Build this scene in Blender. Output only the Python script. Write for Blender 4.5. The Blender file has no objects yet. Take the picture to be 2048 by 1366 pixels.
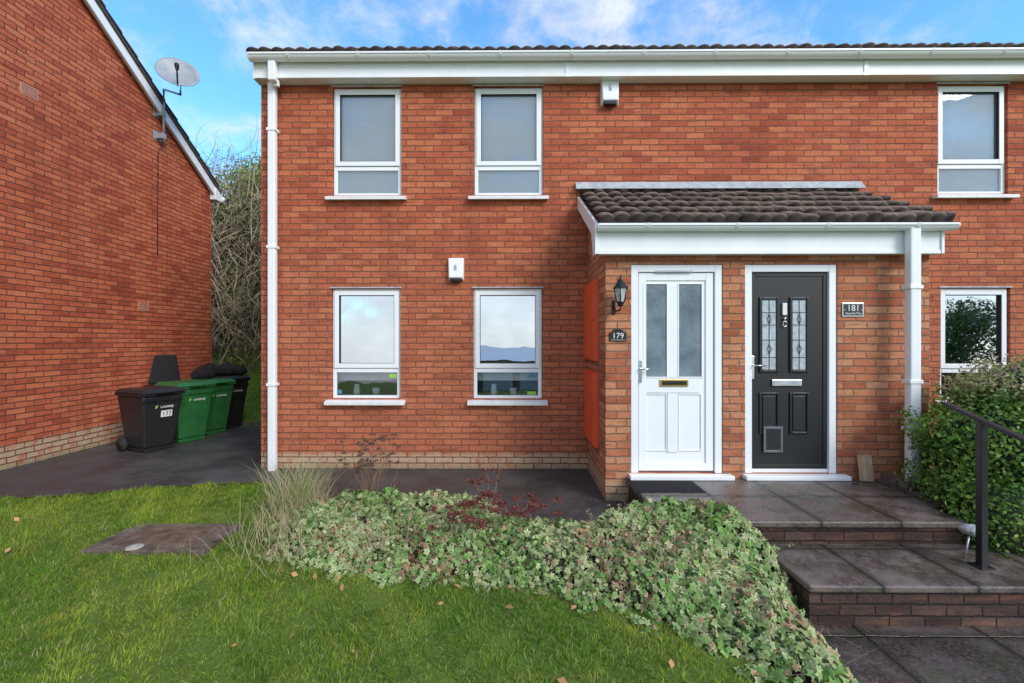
import bpy, math, random, bmesh
import numpy as np
from mathutils import Vector, Matrix
random.seed(3); rng=np.random.default_rng(7)
S=bpy.context.scene
F=900.0; YAW=math.radians(0.5); EYE=1.6
# survey helpers: metric position on a wall plane at distance Y
def _d(px):
    u=(px-1024)/F
    return (-math.sin(YAW)+u*math.cos(YAW), math.cos(YAW)+u*math.sin(YAW))
def XP(px,Y): a,b=_d(px); return Y*a/b
def ZP(px,py,Y): a,b=_d(px); return EYE+(683-py)/F*Y/b
# ---------------------------------------------------------------- materials
class NT:
    def __init__(s,name):
        s.m=bpy.data.materials.new(name); s.m.use_nodes=True; s.t=s.m.node_tree; s.n=s.t.nodes
        s.b=s.n['Principled BSDF']; s.out=s.n['Material Output']
    def N(s,ty,**k):
        n=s.n.new(ty)
        for a,v in k.items(): setattr(n,a,v)
        return n
    def L(s,a,b): s.t.links.new(a,b)
    def val(s,n,i,v):
        if hasattr(v,'is_output'): s.L(v,n.inputs[i])
        else: n.inputs[i].default_value=v
    def M(s,op,a,b=0.0,c=0.0):
        n=s.N('ShaderNodeMath',operation=op); s.val(n,0,a); s.val(n,1,b); s.val(n,2,c); return n.outputs[0]
    def mix(s,f,a,b,bt='MIX'):
        n=s.N('ShaderNodeMix',data_type='RGBA',blend_type=bt)
        s.val(n,0,f)
        for i,v in ((6,a),(7,b)):
            if hasattr(v,'is_output'): s.L(v,n.inputs[i])
            else: n.inputs[i].default_value=(*v,1)
        return n.outputs[2]
    def noise(s,scale,detail=4,rough=.6,vec=None):
        n=s.N('ShaderNodeTexNoise'); n.inputs['Scale'].default_value=scale; n.inputs['Detail'].default_value=detail; n.inputs['Roughness'].default_value=rough
        if vec is None: vec=s.pos()
        s.L(vec,n.inputs['Vector']); return n.outputs['Fac']
    def pos(s):
        if not hasattr(s,'_p'): s._p=s.N('ShaderNodeNewGeometry').outputs['Position']
        return s._p
    def rng(s,v,a,b,c=0,d=1,smooth=False):
        n=s.N('ShaderNodeMapRange'); 
        if smooth: n.interpolation_type='SMOOTHSTEP'
        s.L(v,n.inputs[0]); n.inputs[1].default_value=a; n.inputs[2].default_value=b; n.inputs[3].default_value=c; n.inputs[4].default_value=d
        return n.outputs[0]
    def ramp(s,f,stops):
        n=s.N('ShaderNodeValToRGB'); e=n.color_ramp.elements
        while len(e)<len(stops): e.new(.5)
        for i,(p,c) in enumerate(stops): e[i].position=p; e[i].color=(*c,1)
        s.L(f,n.inputs[0]); return n.outputs[0]
    def bump(s,h,dist,strength=1):
        n=s.N('ShaderNodeBump'); n.inputs['Distance'].default_value=dist; n.inputs['Strength'].default_value=strength
        s.L(h,n.inputs['Height']); s.L(n.outputs[0],s.b.inputs['Normal'])
    def col(s,c): s.L(c,s.b.inputs['Base Color'])
def pmat(name,c,rough=.5,metal=0,var=.12,scale=9,bump=0,spec=.5):
    t=NT(name); f=t.noise(scale,5)
    t.col(t.mix(t.rng(f,.3,.7),tuple(x*(1-var) for x in c),tuple(min(1,x*(1+var)) for x in c)))
    t.b.inputs['Roughness'].default_value=rough; t.b.inputs['Metallic'].default_value=metal
    t.b.inputs['Specular IOR Level'].default_value=spec
    if bump: t.bump(t.noise(scale*12,4),bump)
    return t.m
def brick_mat(name,stops,mortar,pale=True,dark=(.16,.04,.02),plz=.19,bw=.225,bh=.075,darkamt=.55,streak=.3,lowtone=0):
    t=NT(name)
    sp=t.N('ShaderNodeSeparateXYZ'); t.L(t.pos(),sp.inputs[0])
    wob=t.M('MULTIPLY',t.M('SUBTRACT',t.noise(18,4,.7),.5),.024)
    u=t.M('DIVIDE',t.M('ADD',t.M('ADD',sp.outputs[0],sp.outputs[1]),wob),bw)
    v=t.M('DIVIDE',t.M('ADD',sp.outputs[2],wob),bh)
    v=t.M('ADD',v,40.0)
    row=t.M('FLOOR',v); uu=t.M('ADD',u,t.M('MULTIPLY',t.M('MODULO',row,2.0),.5))
    # each course is slightly out of step with its neighbours
    rc=t.N('ShaderNodeTexWhiteNoise',noise_dimensions='1D'); t.L(row,rc.inputs['W'])
    uu=t.M('ADD',uu,t.M('MULTIPLY',rc.outputs['Value'],.14))
    colu=t.M('FLOOR',uu); fu=t.M('FRACT',uu); fv=t.M('FRACT',v)
    du=t.M('MULTIPLY',t.M('MINIMUM',fu,t.M('SUBTRACT',1.0,fu)),bw)
    dv=t.M('MULTIPLY',t.M('MINIMUM',fv,t.M('SUBTRACT',1.0,fv)),bh)
    d=t.M('MINIMUM',t.M('ADD',du,.0015),dv)
    mask=t.rng(d,.003,.009,0,1,True)
    cb=t.N('ShaderNodeCombineXYZ'); t.L(colu,cb.inputs[0]); t.L(row,cb.inputs[1])
    wn=t.N('ShaderNodeTexWhiteNoise',noise_dimensions='2D'); t.L(cb.outputs[0],wn.inputs['Vector'])
    big=t.noise(.9,4,.65)
    r=t.M('ADD',t.M('MULTIPLY',wn.outputs['Value'],.72),t.M('MULTIPLY',t.rng(big,.3,.7),.35))
    c=t.ramp(r,stops)
    if lowtone: c=t.mix(t.rng(t.M('ADD',sp.outputs[2],t.M('MULTIPLY',big,1.6)),4.2,2.4,0,lowtone),c,(.52,.20,.10))
    fine=t.noise(55,6,.75)
    c=t.mix(t.rng(fine,.42,.75,0,darkamt),c,dark)
    mp=t.N('ShaderNodeMapping'); mp.inputs['Scale'].default_value=(1,1,7); t.L(t.pos(),mp.inputs[0])
    st=t.noise(2.2,6,.7,mp.outputs[0])
    c=t.mix(t.rng(st,.52,.75,0,streak),c,(.60,.24,.12))
    c=t.mix(t.rng(st,.48,.30,0,.65),c,dark)
    mp2=t.N('ShaderNodeMapping'); mp2.inputs['Scale'].default_value=(2.2,2.2,.35); t.L(t.pos(),mp2.inputs[0])
    c=t.mix(t.rng(t.noise(1.3,5,.65,mp2.outputs[0]),.52,.72,0,.38),c,dark)      # rain staining
    c=t.mix(t.rng(t.noise(30,5,.8),.66,.74,0,.5),c,(.60,.40,.28))               # small pale chips
    if pale:
        pl=t.rng(t.M('ADD',sp.outputs[2],t.M('MULTIPLY',t.M('SUBTRACT',t.noise(5,3),.5),.12)),plz+.03,plz-.02,0,1)
        c=t.mix(t.M('MULTIPLY',pl,t.rng(t.noise(9,4),.3,.5,.1,.95)),c,(.50,.36,.23))
        lowd=t.rng(sp.outputs[2],.10,-.02,0,.6); c=t.mix(lowd,c,(.12,.12,.06))
    c=t.mix(mask,mortar,c)
    t.col(c); t.b.inputs['Roughness'].default_value=.88; t.b.inputs['Specular IOR Level'].default_value=.25
    t.bump(t.M('ADD',mask,t.M('MULTIPLY',fine,.8)),.013)
    return t.m
def slab_mat(name,c1,c2,sx=.6,sy=.6,rough=(.25,.6)):
    t=NT(name); sp=t.N('ShaderNodeSeparateXYZ'); t.L(t.pos(),sp.inputs[0])
    wob=t.M('MULTIPLY',t.M('SUBTRACT',t.noise(9,4,.7),.5),.028)
    u=t.M('ADD',t.M('DIVIDE',t.M('ADD',sp.outputs[0],wob),sx),40.15); v=t.M('ADD',t.M('DIVIDE',t.M('ADD',sp.outputs[1],wob),sy),40.38)
    fu=t.M('FRACT',u); fv=t.M('FRACT',v)
    d=t.M('MINIMUM',t.M('MULTIPLY',t.M('MINIMUM',fu,t.M('SUBTRACT',1.0,fu)),sx),t.M('MULTIPLY',t.M('MINIMUM',fv,t.M('SUBTRACT',1.0,fv)),sy))
    mask=t.rng(d,.003,.011,0,1,True)
    cb=t.N('ShaderNodeCombineXYZ'); t.L(t.M('FLOOR',u),cb.inputs[0]); t.L(t.M('FLOOR',v),cb.inputs[1])
    wn=t.N('ShaderNodeTexWhiteNoise',noise_dimensions='2D'); t.L(cb.outputs[0],wn.inputs['Vector'])
    c=t.mix(wn.outputs['Value'],c1,c2)
    n1=t.noise(3.6,10,.78); n2=t.noise(60,6,.75)
    c=t.mix(t.rng(n1,.42,.58,0,.85),c,tuple(x*.28 for x in c1))
    c=t.mix(t.rng(n2,.48,.72,0,.6),c,(.26,.215,.18))
    c=t.mix(t.rng(t.noise(140,3,.7),.6,.7,0,.6),c,(.03,.025,.02))
    c=t.mix(t.rng(t.noise(2.5,7,.8),.54,.66,0,.6),c,(.075,.09,.03))
    c=t.mix(t.rng(d,.06,.01,0,.7),c,(.035,.035,.018))
    c=t.mix(mask,(.02,.018,.012),c); t.col(c)
    t.L(t.rng(n1,.40,.58,rough[1],rough[0]),t.b.inputs['Roughness'])
    t.bump(t.M('ADD',mask,t.M('MULTIPLY',n2,.5)),.006)
    return t.m
def vc_mat(name,rough=.6,trans=.25,spec=.3):
    t=NT(name); a=t.N('ShaderNodeAttribute',attribute_name='Col')
    f=t.noise(40,3); c=t.mix(t.rng(f,.3,.7,0,.12),a.outputs['Color'],(.05,.07,.02))
    t.col(c); t.b.inputs['Roughness'].default_value=rough; t.b.inputs['Specular IOR Level'].default_value=spec
    if trans>0:
        tr=t.N('ShaderNodeBsdfTranslucent'); t.L(c,tr.inputs[0]); mx=t.N('ShaderNodeMixShader'); mx.inputs[0].default_value=trans
        t.L(t.b.outputs[0],mx.inputs[1]); t.L(tr.outputs[0],mx.inputs[2]); t.L(mx.outputs[0],t.out.inputs[0])
    return t.m
def glass_mat(name,refl,tint=(.9,.93,.95)):
    t=NT(name); tr=t.N('ShaderNodeBsdfTransparent'); tr.inputs[0].default_value=(*tint,1)
    gl=t.N('ShaderNodeBsdfGlossy'); gl.inputs['Roughness'].default_value=.01; gl.inputs[0].default_value=(.95,.97,1,1)
    lw=t.N('ShaderNodeFresnel'); lw.inputs[0].default_value=1.5
    f=t.M('ADD',lw.outputs[0],refl); f=t.M('MINIMUM',f,.97)
    bp=t.N('ShaderNodeBump'); bp.inputs['Distance'].default_value=.003; bp.inputs['Strength'].default_value=.5; t.L(t.noise(1.7,2),bp.inputs['Height']); t.L(bp.outputs[0],gl.inputs['Normal'])
    mx=t.N('ShaderNodeMixShader'); t.L(f,mx.inputs[0]); t.L(tr.outputs[0],mx.inputs[1]); t.L(gl.outputs[0],mx.inputs[2]); t.L(mx.outputs[0],t.out.inputs[0])
    return t.m
def stripe_mat(name,c1,c2,period):
    t=NT(name); sp=t.N('ShaderNodeSeparateXYZ'); t.L(t.pos(),sp.inputs[0])
    f=t.M('FRACT',t.M('DIVIDE',sp.outputs[2],period)); c=t.mix(t.rng(f,.0,.3,0,1),c1,c2)
    c=t.mix(t.rng(t.noise(1.8,2),.3,.7,0,.35),c,c1); t.col(c); t.b.inputs['Roughness'].default_value=.7; return t.m
def tile_mat(name):
    t=NT(name); n1=t.noise(5,5,.7); n2=t.noise(60,5,.7); a=t.N('ShaderNodeAttribute',attribute_name='Col')
    c=t.mix(t.rng(n1,.3,.7),(.135,.086,.064),(.23,.155,.118))
    c=t.mix(t.rng(n2,.5,.75,0,.5),c,(.32,.25,.20))
    c=t.mix(t.rng(t.noise(13,5,.8),.55,.64,0,.8),c,(.07,.08,.022))
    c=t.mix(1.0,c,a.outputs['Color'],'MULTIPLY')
    t.col(c); t.b.inputs['Roughness'].default_value=.8; t.bump(n2,.006); return t.m
B_MAIN=brick_mat('brick_orange_red',[(0,(.24,.048,.026)),(.15,(.42,.090,.042)),(.5,(.56,.140,.062)),(.8,(.64,.20,.090)),(1,(.40,.085,.048))],(.26,.115,.08),dark=(.18,.040,.026),lowtone=.45)
B_LEFT=brick_mat('brick_deep_red',[(0,(.30,.055,.028)),(.3,(.52,.110,.050)),(.6,(.65,.165,.070)),(1,(.68,.21,.095))],(.19,.07,.046),dark=(.17,.038,.024),plz=.3)
B_PORCH=brick_mat('brick_buff_orange',[(0,(.30,.082,.040)),(.3,(.50,.155,.075)),(.6,(.60,.24,.115)),(1,(.66,.34,.19))],(.30,.175,.12),dark=(.19,.062,.036),streak=.4)
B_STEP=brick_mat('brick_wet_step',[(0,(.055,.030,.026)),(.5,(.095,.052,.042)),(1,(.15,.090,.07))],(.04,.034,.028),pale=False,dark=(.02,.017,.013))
SLAB=slab_mat('wet_paving_slab',(.135,.096,.082),(.19,.142,.122),rough=(.09,.55))
SLAB2=slab_mat('wet_dark_slab',(.085,.060,.056),(.135,.10,.09),.75,.6,(.10,.5))
WHITE=pmat('white_upvc',(.84,.85,.86),.3,var=.02,scale=3)
WHITED=pmat('white_weathered_board',(.82,.83,.83),.4,var=.05,scale=4)
SILLM=pmat('sill_white',(.76,.76,.74),.45,var=.08,scale=12)
GREY=pmat('lead_grey',(.40,.43,.46),.5,var=.25,scale=12,bump=.003)
TILE=tile_mat('mossy_concrete_tile')
TILED=pmat('dark_tile',(.07,.055,.048),.85,var=.4,scale=12,bump=.01)
BLACKD=pmat('black_door_paint',(.016,.017,.018),.42,var=.15,scale=30,bump=.0006)
BLK=pmat('black_plastic',(.018,.018,.02),.42,var=.25,scale=12)
BLKM=pmat('black_metal',(.012,.012,.013),.35,var=.2)
GRN=pmat('green_bin_plastic',(.022,.13,.035),.42,var=.2,scale=8)
RUB=pmat('rubber',(.02,.02,.02),.8)
BAG=pmat('bin_bag_plastic',(.012,.012,.014),.12,var=.2,scale=14,bump=.02)
CHR=pmat('chrome',(.72,.73,.75),.2,1,var=.05)
GOLD=pmat('brass',(.62,.40,.12),.3,1,var=.1)
REDB=pmat('orange_red_meter_box',(.78,.10,.030),.45,var=.08,scale=5)
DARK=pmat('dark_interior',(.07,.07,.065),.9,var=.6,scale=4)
G_UP=glass_mat('glass_upper',.12); G_LO=glass_mat('glass_lower',.80)
BLIND=stripe_mat('venetian_blind',(.56,.59,.60),(.80,.82,.83),.030)
OBS=NT('obscure_glass'); 
_c=OBS.mix(OBS.rng(OBS.noise(3,3),.3,.7),(.09,.12,.15),(.22,.28,.31)); OBS.col(_c); OBS.b.inputs['Roughness'].default_value=.14; OBS.bump(OBS.noise(110,3),.004); OBS=OBS.m
LED=pmat('leaded_glass',(.42,.47,.50),.15,var=.25,scale=25,bump=.002)
TAR=NT('wet_tarmac'); _n=TAR.noise(120,5,.8); _b=TAR.noise(1.6,6,.7); 
_c=TAR.mix(TAR.rng(_n,.35,.75),(.034,.032,.032),(.17,.155,.145)); _c=TAR.mix(TAR.rng(_b,.4,.65,0,.7),_c,(.022,.020,.018)); _c=TAR.mix(TAR.rng(TAR.noise(7,5,.8),.62,.70,0,.5),_c,(.06,.07,.025)); TAR.col(_c); TAR.L(TAR.rng(_b,.35,.62,.7,.28),TAR.b.inputs['Roughness']); TAR.bump(_n,.010); TAR=TAR.m
GND=NT('ground_grass_soil'); _a=GND.noise(1.2,5); _f=GND.noise(35,6,.8)
_c=GND.mix(GND.rng(_f,.3,.7),(.075,.13,.016),(.21,.31,.035)); _c=GND.mix(GND.rng(_a,.5,.7,0,.45),_c,(.25,.28,.04)); GND.col(_c); GND.b.inputs['Roughness'].default_value=.95; GND.bump(_f,.03); GND=GND.m
SOIL=pmat('dark_soil',(.045,.036,.022),.95,var=.5,scale=20,bump=.02)
CONC=pmat('dirty_concrete',(.17,.125,.09),.85,var=.7,scale=9,bump=.02)
WOODB=pmat('weathered_block',(.46,.31,.20),.8,var=.25,scale=15,bump=.004)
LEAF=vc_mat('leaf_foliage',.5,.2); GRASSM=vc_mat('grass_blades',.75,.35,.15); TWIG=vc_mat('twigs',.9,0)
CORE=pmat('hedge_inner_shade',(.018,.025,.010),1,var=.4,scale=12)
BARK=pmat('bark',(.10,.075,.05),.9,var=.4,scale=10,bump=.02)
STG=pmat('sticker_green',(.30,.55,.08),.5); STB=pmat('sticker_blue',(.06,.25,.36),.5); STW=pmat('white_card',(.75,.75,.72),.6)
# ---------------------------------------------------------------- geometry helpers
def empty(name,loc=(0,0,0),rz=0):
    o=bpy.data.objects.new(name,None); S.collection.objects.link(o); o.location=loc; o.rotation_euler=(0,0,rz); return o
def link(o,parent):
    S.collection.objects.link(o)
    if parent is not None: o.parent=parent
    return o
def pymesh(name,v,f,mat,parent=None,bevel=0,smooth=False,seg=2):
    me=bpy.data.meshes.new(name); me.from_pydata([tuple(map(float,p)) for p in v],[],f); me.update()
    if len(f)>1:
        b=bmesh.new(); b.from_mesh(me); bmesh.ops.recalc_face_normals(b,faces=b.faces); b.to_mesh(me); b.free()
    if smooth:
        for p in me.polygons: p.use_smooth=True
    me.materials.append(mat); o=bpy.data.objects.new(name,me); link(o,parent)
    if bevel:
        m=o.modifiers.new('b','BEVEL'); m.width=bevel; m.segments=seg; m.limit_method='ANGLE'
    return o
BF=[(0,1,2,3),(4,7,6,5),(0,4,5,1),(1,5,6,2),(2,6,7,3),(3,7,4,0)]
def box(name,x0,x1,y0,y1,z0,z1,mat,parent=None,bevel=0):
    v=[(x0,y0,z0),(x1,y0,z0),(x1,y1,z0),(x0,y1,z0),(x0,y0,z1),(x1,y0,z1),(x1,y1,z1),(x0,y1,z1)]
    return pymesh(name,v,BF,mat,parent,bevel)
def frus(name,r0,z0,r1,z1,mat,parent=None,bevel=0):
    a,b,c,d=r0; e,f,g,h=r1
    v=[(a,c,z0),(b,c,z0),(b,d,z0),(a,d,z0),(e,g,z1),(f,g,z1),(f,h,z1),(e,h,z1)]
    return pymesh(name,v,BF,mat,parent,bevel)
def ext_yz(name,pts,x0,x1,mat,parent=None,bevel=0):
    n=len(pts); v=[(x0,*p) for p in pts]+[(x1,*p) for p in pts]
    f=[tuple(range(n)),tuple(range(2*n-1,n-1,-1))]+[(i,(i+1)%n,n+(i+1)%n,n+i) for i in range(n)]
    return pymesh(name,v,f,mat,parent,bevel)
def tube(name,pts,r,mat,parent=None,seg=10):
    pts=[Vector(p) for p in pts]; v=[];f=[]
    rr=r if isinstance(r,(list,tuple)) else [r]*len(pts)
    for i,p in enumerate(pts):
        t=(pts[min(i+1,len(pts)-1)]-pts[max(i-1,0)]).normalized()
        a=t.cross(Vector((0,0,1))) if abs(t.z)<.95 else t.cross(Vector((1,0,0))); a.normalize(); b=t.cross(a)
        for k in range(seg):
            w=2*math.pi*k/seg; v.append(p+rr[i]*(math.cos(w)*a+math.sin(w)*b))
    for i in range(len(pts)-1):
        for k in range(seg): f.append((i*seg+k,i*seg+(k+1)%seg,(i+1)*seg+(k+1)%seg,(i+1)*seg+k))
    f.append(tuple(range(seg))); f.append(tuple(range(len(v)-seg,len(v))))
    return pymesh(name,v,f,mat,parent,0,True)
def fast(name,V,Fc,C,mat,parent=None):
    V=np.asarray(V,np.float32); Fc=np.asarray(Fc,np.int32); k=Fc.shape[1]
    me=bpy.data.meshes.new(name); me.vertices.add(len(V)); me.vertices.foreach_set('co',V.ravel())
    me.loops.add(Fc.size); me.loops.foreach_set('vertex_index',Fc.ravel())
    me.polygons.add(len(Fc)); me.polygons.foreach_set('loop_start',np.arange(0,Fc.size,k,dtype=np.int32))
    me.update(calc_edges=True)
    if C is not None:
        at=me.color_attributes.new('Col','FLOAT_COLOR','POINT')
        CC=np.ones((len(V),4),np.float32); CC[:,:3]=C; at.data.foreach_set('color',CC.ravel())
    me.materials.append(mat); o=bpy.data.objects.new(name,me); return link(o,parent)
def text(body,size,loc,rot,mat,parent,name='lettering',ext=.001):
    cu=bpy.data.curves.new(name,'FONT'); cu.body=body; cu.size=size; cu.align_x='CENTER'; cu.align_y='CENTER'; cu.extrude=ext
    cu.materials.append(mat); o=bpy.data.objects.new(name,cu); link(o,parent); o.location=loc; o.rotation_euler=rot; return o
def sstep(a,b,x): t=np.clip((x-a)/(b-a),0,1); return t*t*(3-2*t)
def cheapnoise(x,y,s=1.0,seed=0):
    return (np.sin(x*2.1*s+seed)*np.cos(y*2.7*s+seed*1.7)+.6*np.sin(x*5.3*s+y*3.1*s+seed*2.3)+.35*np.sin(x*11.7*s-y*9.1*s+seed))/1.95
def H(x,y):
    x=np.asarray(x,float); y=np.asarray(y,float)
    z=np.where(y<4.4,-.045*(4.4-y),0.0)
    z=np.where(y<0,-.198+.09*y,z)
    z=z-.26*sstep(1.45,1.95,x)*sstep(3.4,2.8,y)*(1-sstep(-2,-8,y)*1.0)
    z=z+.19*np.clip(y-8.6,0,4)+.75*np.clip(y-12.6,0,6)
    z=z+np.where((y<4.2)&(x<1.4),.015*cheapnoise(x,y,.9),0)
    return z
# ---------------------------------------------------------------- terrain
xs=np.unique(np.round(np.concatenate([np.linspace(-400,-30,12),np.linspace(-30,-8,18),np.arange(-8,8,.1),np.linspace(8,30,18),np.linspace(30,400,12)]),3))
ys=np.unique(np.round(np.concatenate([np.linspace(-400,-30,12),np.linspace(-30,-2,24),np.arange(-2,6,.1),np.arange(6,20,.4),np.linspace(20,400,16)]),3))
XX,YY=np.meshgrid(xs,ys); ZZ=H(XX,YY)
ZZ=np.where((YY>4.3)&(YY<8.6),ZZ-.02,ZZ); ZZ=np.where((YY>3.5)&(YY<=4.35)&(XX>-.5)&(XX<4.4),ZZ-.05,ZZ)
V=np.stack([XX,YY,ZZ],-1).reshape(-1,3); nx=len(xs); ny=len(ys)
ii,jj=np.meshgrid(np.arange(nx-1),np.arange(ny-1)); a=(jj*nx+ii).ravel(); Fq=np.stack([a,a+1,a+nx+1,a+nx],1)
fast('ground',V,Fq,None,GND)
def lawn_edge(x):
    e=np.where(x<-2.9,4.54+.24*(x+5.2)+.04*np.sin(x*3),5.09); e=np.where(x>-2.9,5.09-(5.09-4.5)*sstep(-2.9,-2.3,x),e)
    return e-.85*sstep(-.6,-.1,x)
def sheet(name,xa,xb,ylo,yhi,z,mat,nxs=120,nys=8):
    x=np.linspace(xa,xb,nxs); t=np.linspace(0,1,nys); X,T=np.meshgrid(x,t); Y=ylo(X)+(yhi(X)-ylo(X))*T
    Z=np.full_like(X,z) if not callable(z) else z(X,Y)
    v=np.stack([X,Y,Z],-1).reshape(-1,3); i,j=np.meshgrid(np.arange(nxs-1),np.arange(nys-1)); a=(j*nxs+i).ravel()
    return fast(name,v,np.stack([a,a+1,a+nxs+1,a+nxs],1),None,mat)
sheet('tarmac_path',-6.36,4.4,lawn_edge,lambda X:np.full_like(X,5.62),.004,TAR)
sheet('tarmac_alley',-6.36,-3.18,lambda X:X*0+5.62,lambda X:8.45+.12*np.sin(X*1.3),.004,TAR)
box('path_kerb',-6.3,-3.2,8.55,8.62,-.05,.05,CONC)
sheet('road',-60,60,lambda X:X*0-14,lambda X:X*0-8,lambda X,Y:H(X*0,Y)+.03,TAR,40,20)
# ---------------------------------------------------------------- main brick house
YM=5.625
house=empty('brick_house')
def wall_open(name,x0,x1,z0,z1,Y,ops,mat,parent,rev=.11):
    xs=sorted({x0,x1}|{o[0] for o in ops}|{o[1] for o in ops}); zs=sorted({z0,z1}|{o[2] for o in ops}|{o[3] for o in ops})
    v=[];f=[]
    def q(*p):
        n=len(v); v.extend(p); f.append((n,n+1,n+2,n+3))
    for i in range(len(xs)-1):
        for k in range(len(zs)-1):
            cx=(xs[i]+xs[i+1])/2; cz=(zs[k]+zs[k+1])/2
            if any(o[0]<cx<o[1] and o[2]<cz<o[3] for o in ops): continue
            q((xs[i],Y,zs[k]),(xs[i+1],Y,zs[k]),(xs[i+1],Y,zs[k+1]),(xs[i],Y,zs[k+1]))
    for a,b,c,d in ops:
        q((a,Y,c),(a,Y,d),(a,Y+rev,d),(a,Y+rev,c)); q((b,Y,d),(b,Y,c),(b,Y+rev,c),(b,Y+rev,d))
        q((a,Y,d),(b,Y,d),(b,Y+rev,d),(a,Y+rev,d)); q((b,Y,c),(a,Y,c),(a,Y+rev,c),(b,Y+rev,c))
    me=bpy.data.meshes.new(name); me.from_pydata(v,[],f); me.materials.append(mat); o=bpy.data.objects.new(name,me); return link(o,parent)
HX0=-3.2; HX1=14.0
def addwin(px0,up):
    x0=XP(px0,YM); x1=x0+.865
    return (x0,x1,3.43,4.79) if up else (x0,x1,.88,2.265)
W=[(addwin(665,1),'u'),(addwin(948,1),'u'),(addwin(1875,1),'u'),(addwin(663,0),'l'),(addwin(946,0),'l'),(addwin(1880,0),'l')]
for xx in (8.0,10.2): W.append(((xx,xx+.865,3.43,4.79),'u')); W.append(((xx,xx+.865,.88,2.265),'l'))
wall_open('front_wall',HX0,HX1,-.2,5.0,YM,[w[0] for w in W],B_MAIN,house)
box('side_wall',HX0,HX0+.1,YM+.002,12.6,-.2,5.0,B_MAIN,house)
box('back_wall',HX0,HX1,12.6,12.7,-.2,5.0,B_MAIN,house)
box('end_wall',HX1-.1,HX1,YM+.002,12.6,-.2,5.0,B_MAIN,house)
ext_yz('gable',[(YM,5.001),(12.7,5.001),(9.1,7.1)],HX0,HX0+.1,B_MAIN,house)
def window(w,kind,k):
    x0,x1,z0,z1=w; Y=YM+.035; e=.004; P=house
    x0+=e; x1-=e; z0+=e; z1-=e
    fw=.045; tz=z0+(z1-z0)*.255
    box('frame_left',x0,x0+fw,Y,Y+.06,z0,z1,WHITE,P,.004); box('frame_right',x1-fw,x1,Y,Y+.06,z0,z1,WHITE,P,.004)
    box('frame_head',x0+fw,x1-fw,Y+.001,Y+.06,z1-fw,z1,WHITE,P,.004); box('frame_base',x0+fw,x1-fw,Y+.001,Y+.06,z0,z0+fw*.8,WHITE,P,.004)
    box('transom',x0+fw,x1-fw,Y-.001,Y+.059,tz-.025,tz+.025,WHITE,P,.004)
    c0,c1,d0,d1=x0+.022,x1-.022,tz+.03,z1-.022; cw=.058; Yc=Y-.016
    box('casement_left',c0,c0+cw,Yc,Y-.002,d0,d1,WHITE,P,.005); box('casement_right',c1-cw,c1,Yc,Y-.002,d0,d1,WHITE,P,.005)
    box('casement_top',c0+cw,c1-cw,Yc+.001,Y-.002,d1-cw,d1,WHITE,P,.005); box('casement_bottom',c0+cw,c1-cw,Yc+.001,Y-.002,d0,d0+cw,WHITE,P,.005)
    for a0,a1,b0,b1 in ((c0+cw,c0+cw+.004,d0+cw,d1-cw),(c1-cw-.004,c1-cw,d0+cw,d1-cw),(c0+cw+.004,c1-cw-.004,d1-cw-.004,d1-cw),(c0+cw+.004,c1-cw-.004,d0+cw,d0+cw+.004)):
        box('gasket',a0,a1,Yc+.006,Y+.019,b0,b1,RUB,P)
    g=G_UP if kind=='u' else G_LO
    g2=G_UP
    pymesh('glass_upper_pane',[(c0+cw,Y+.02,d0+cw),(c1-cw,Y+.02,d0+cw),(c1-cw,Y+.02,d1-cw),(c0+cw,Y+.02,d1-cw)],[(0,1,2,3)],g,P)
    pymesh('glass_lower_pane',[(x0+fw,Y+.02,z0+.03),(x1-fw,Y+.02,z0+.03),(x1-fw,Y+.02,tz-.02),(x0+fw,Y+.02,tz-.02)],[(0,1,2,3)],g2,P)
    if kind=='u': box('blind',x0+.01,x1-.01,Y+.050,Y+.058,z0+.01,z1-.01,BLIND,P)
    else:
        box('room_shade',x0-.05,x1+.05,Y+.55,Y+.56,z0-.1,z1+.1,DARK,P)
        box('window_board',x0,x1,Y+.08,Y+.30,z0-.02,z0+.015,STW,P)
    box('head_strip',x0-.02,x1+.02,YM-.012,YM+.03,z1+.006,z1+.022,GREY,P)
    v=[(x0-.07,YM-.075,z0-.075),(x1+.07,YM-.075,z0-.075),(x1+.07,YM+.034,z0-.06),(x0-.07,YM+.034,z0-.06),
       (x0-.07,YM-.075,z0-.035),(x1+.07,YM-.075,z0-.035),(x1+.07,YM+.034,z0-.005),(x0-.07,YM+.034,z0-.005)]
    pymesh('sill',v,BF,SILLM,P,.004)
for k,(w,kd) in enumerate(W): window(w,kd,k)
for w,xo,zo,sx,sz,m in [(W[3][0],.71,.26,.10,.05,STG),(W[3][0],.06,.06,.05,.05,STB),(W[4][0],.70,.27,.10,.035,STB),(W[4][0],.68,.05,.11,.04,STG)]:
    box('window_sticker',w[0]+xo,w[0]+xo+sx,YM+.050,YM+.0535,w[2]+zo,w[2]+zo+sz,m,house)
def lathe(name,prof,c,mat,parent,seg=20):
    v=[];f=[]
    for r,z in prof:
        for k in range(seg):
            a=2*math.pi*k/seg; v.append((c[0]+r*math.cos(a),c[1]+r*math.sin(a),c[2]+z))
    for i in range(len(prof)-1):
        for k in range(seg): f.append((i*seg+k,i*seg+(k+1)%seg,(i+1)*seg+(k+1)%seg,(i+1)*seg+k))
    f.append(tuple(range(seg))); f.append(tuple(range(len(v)-seg,len(v))))
    return pymesh(name,v,f,mat,parent,0,True)
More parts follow.
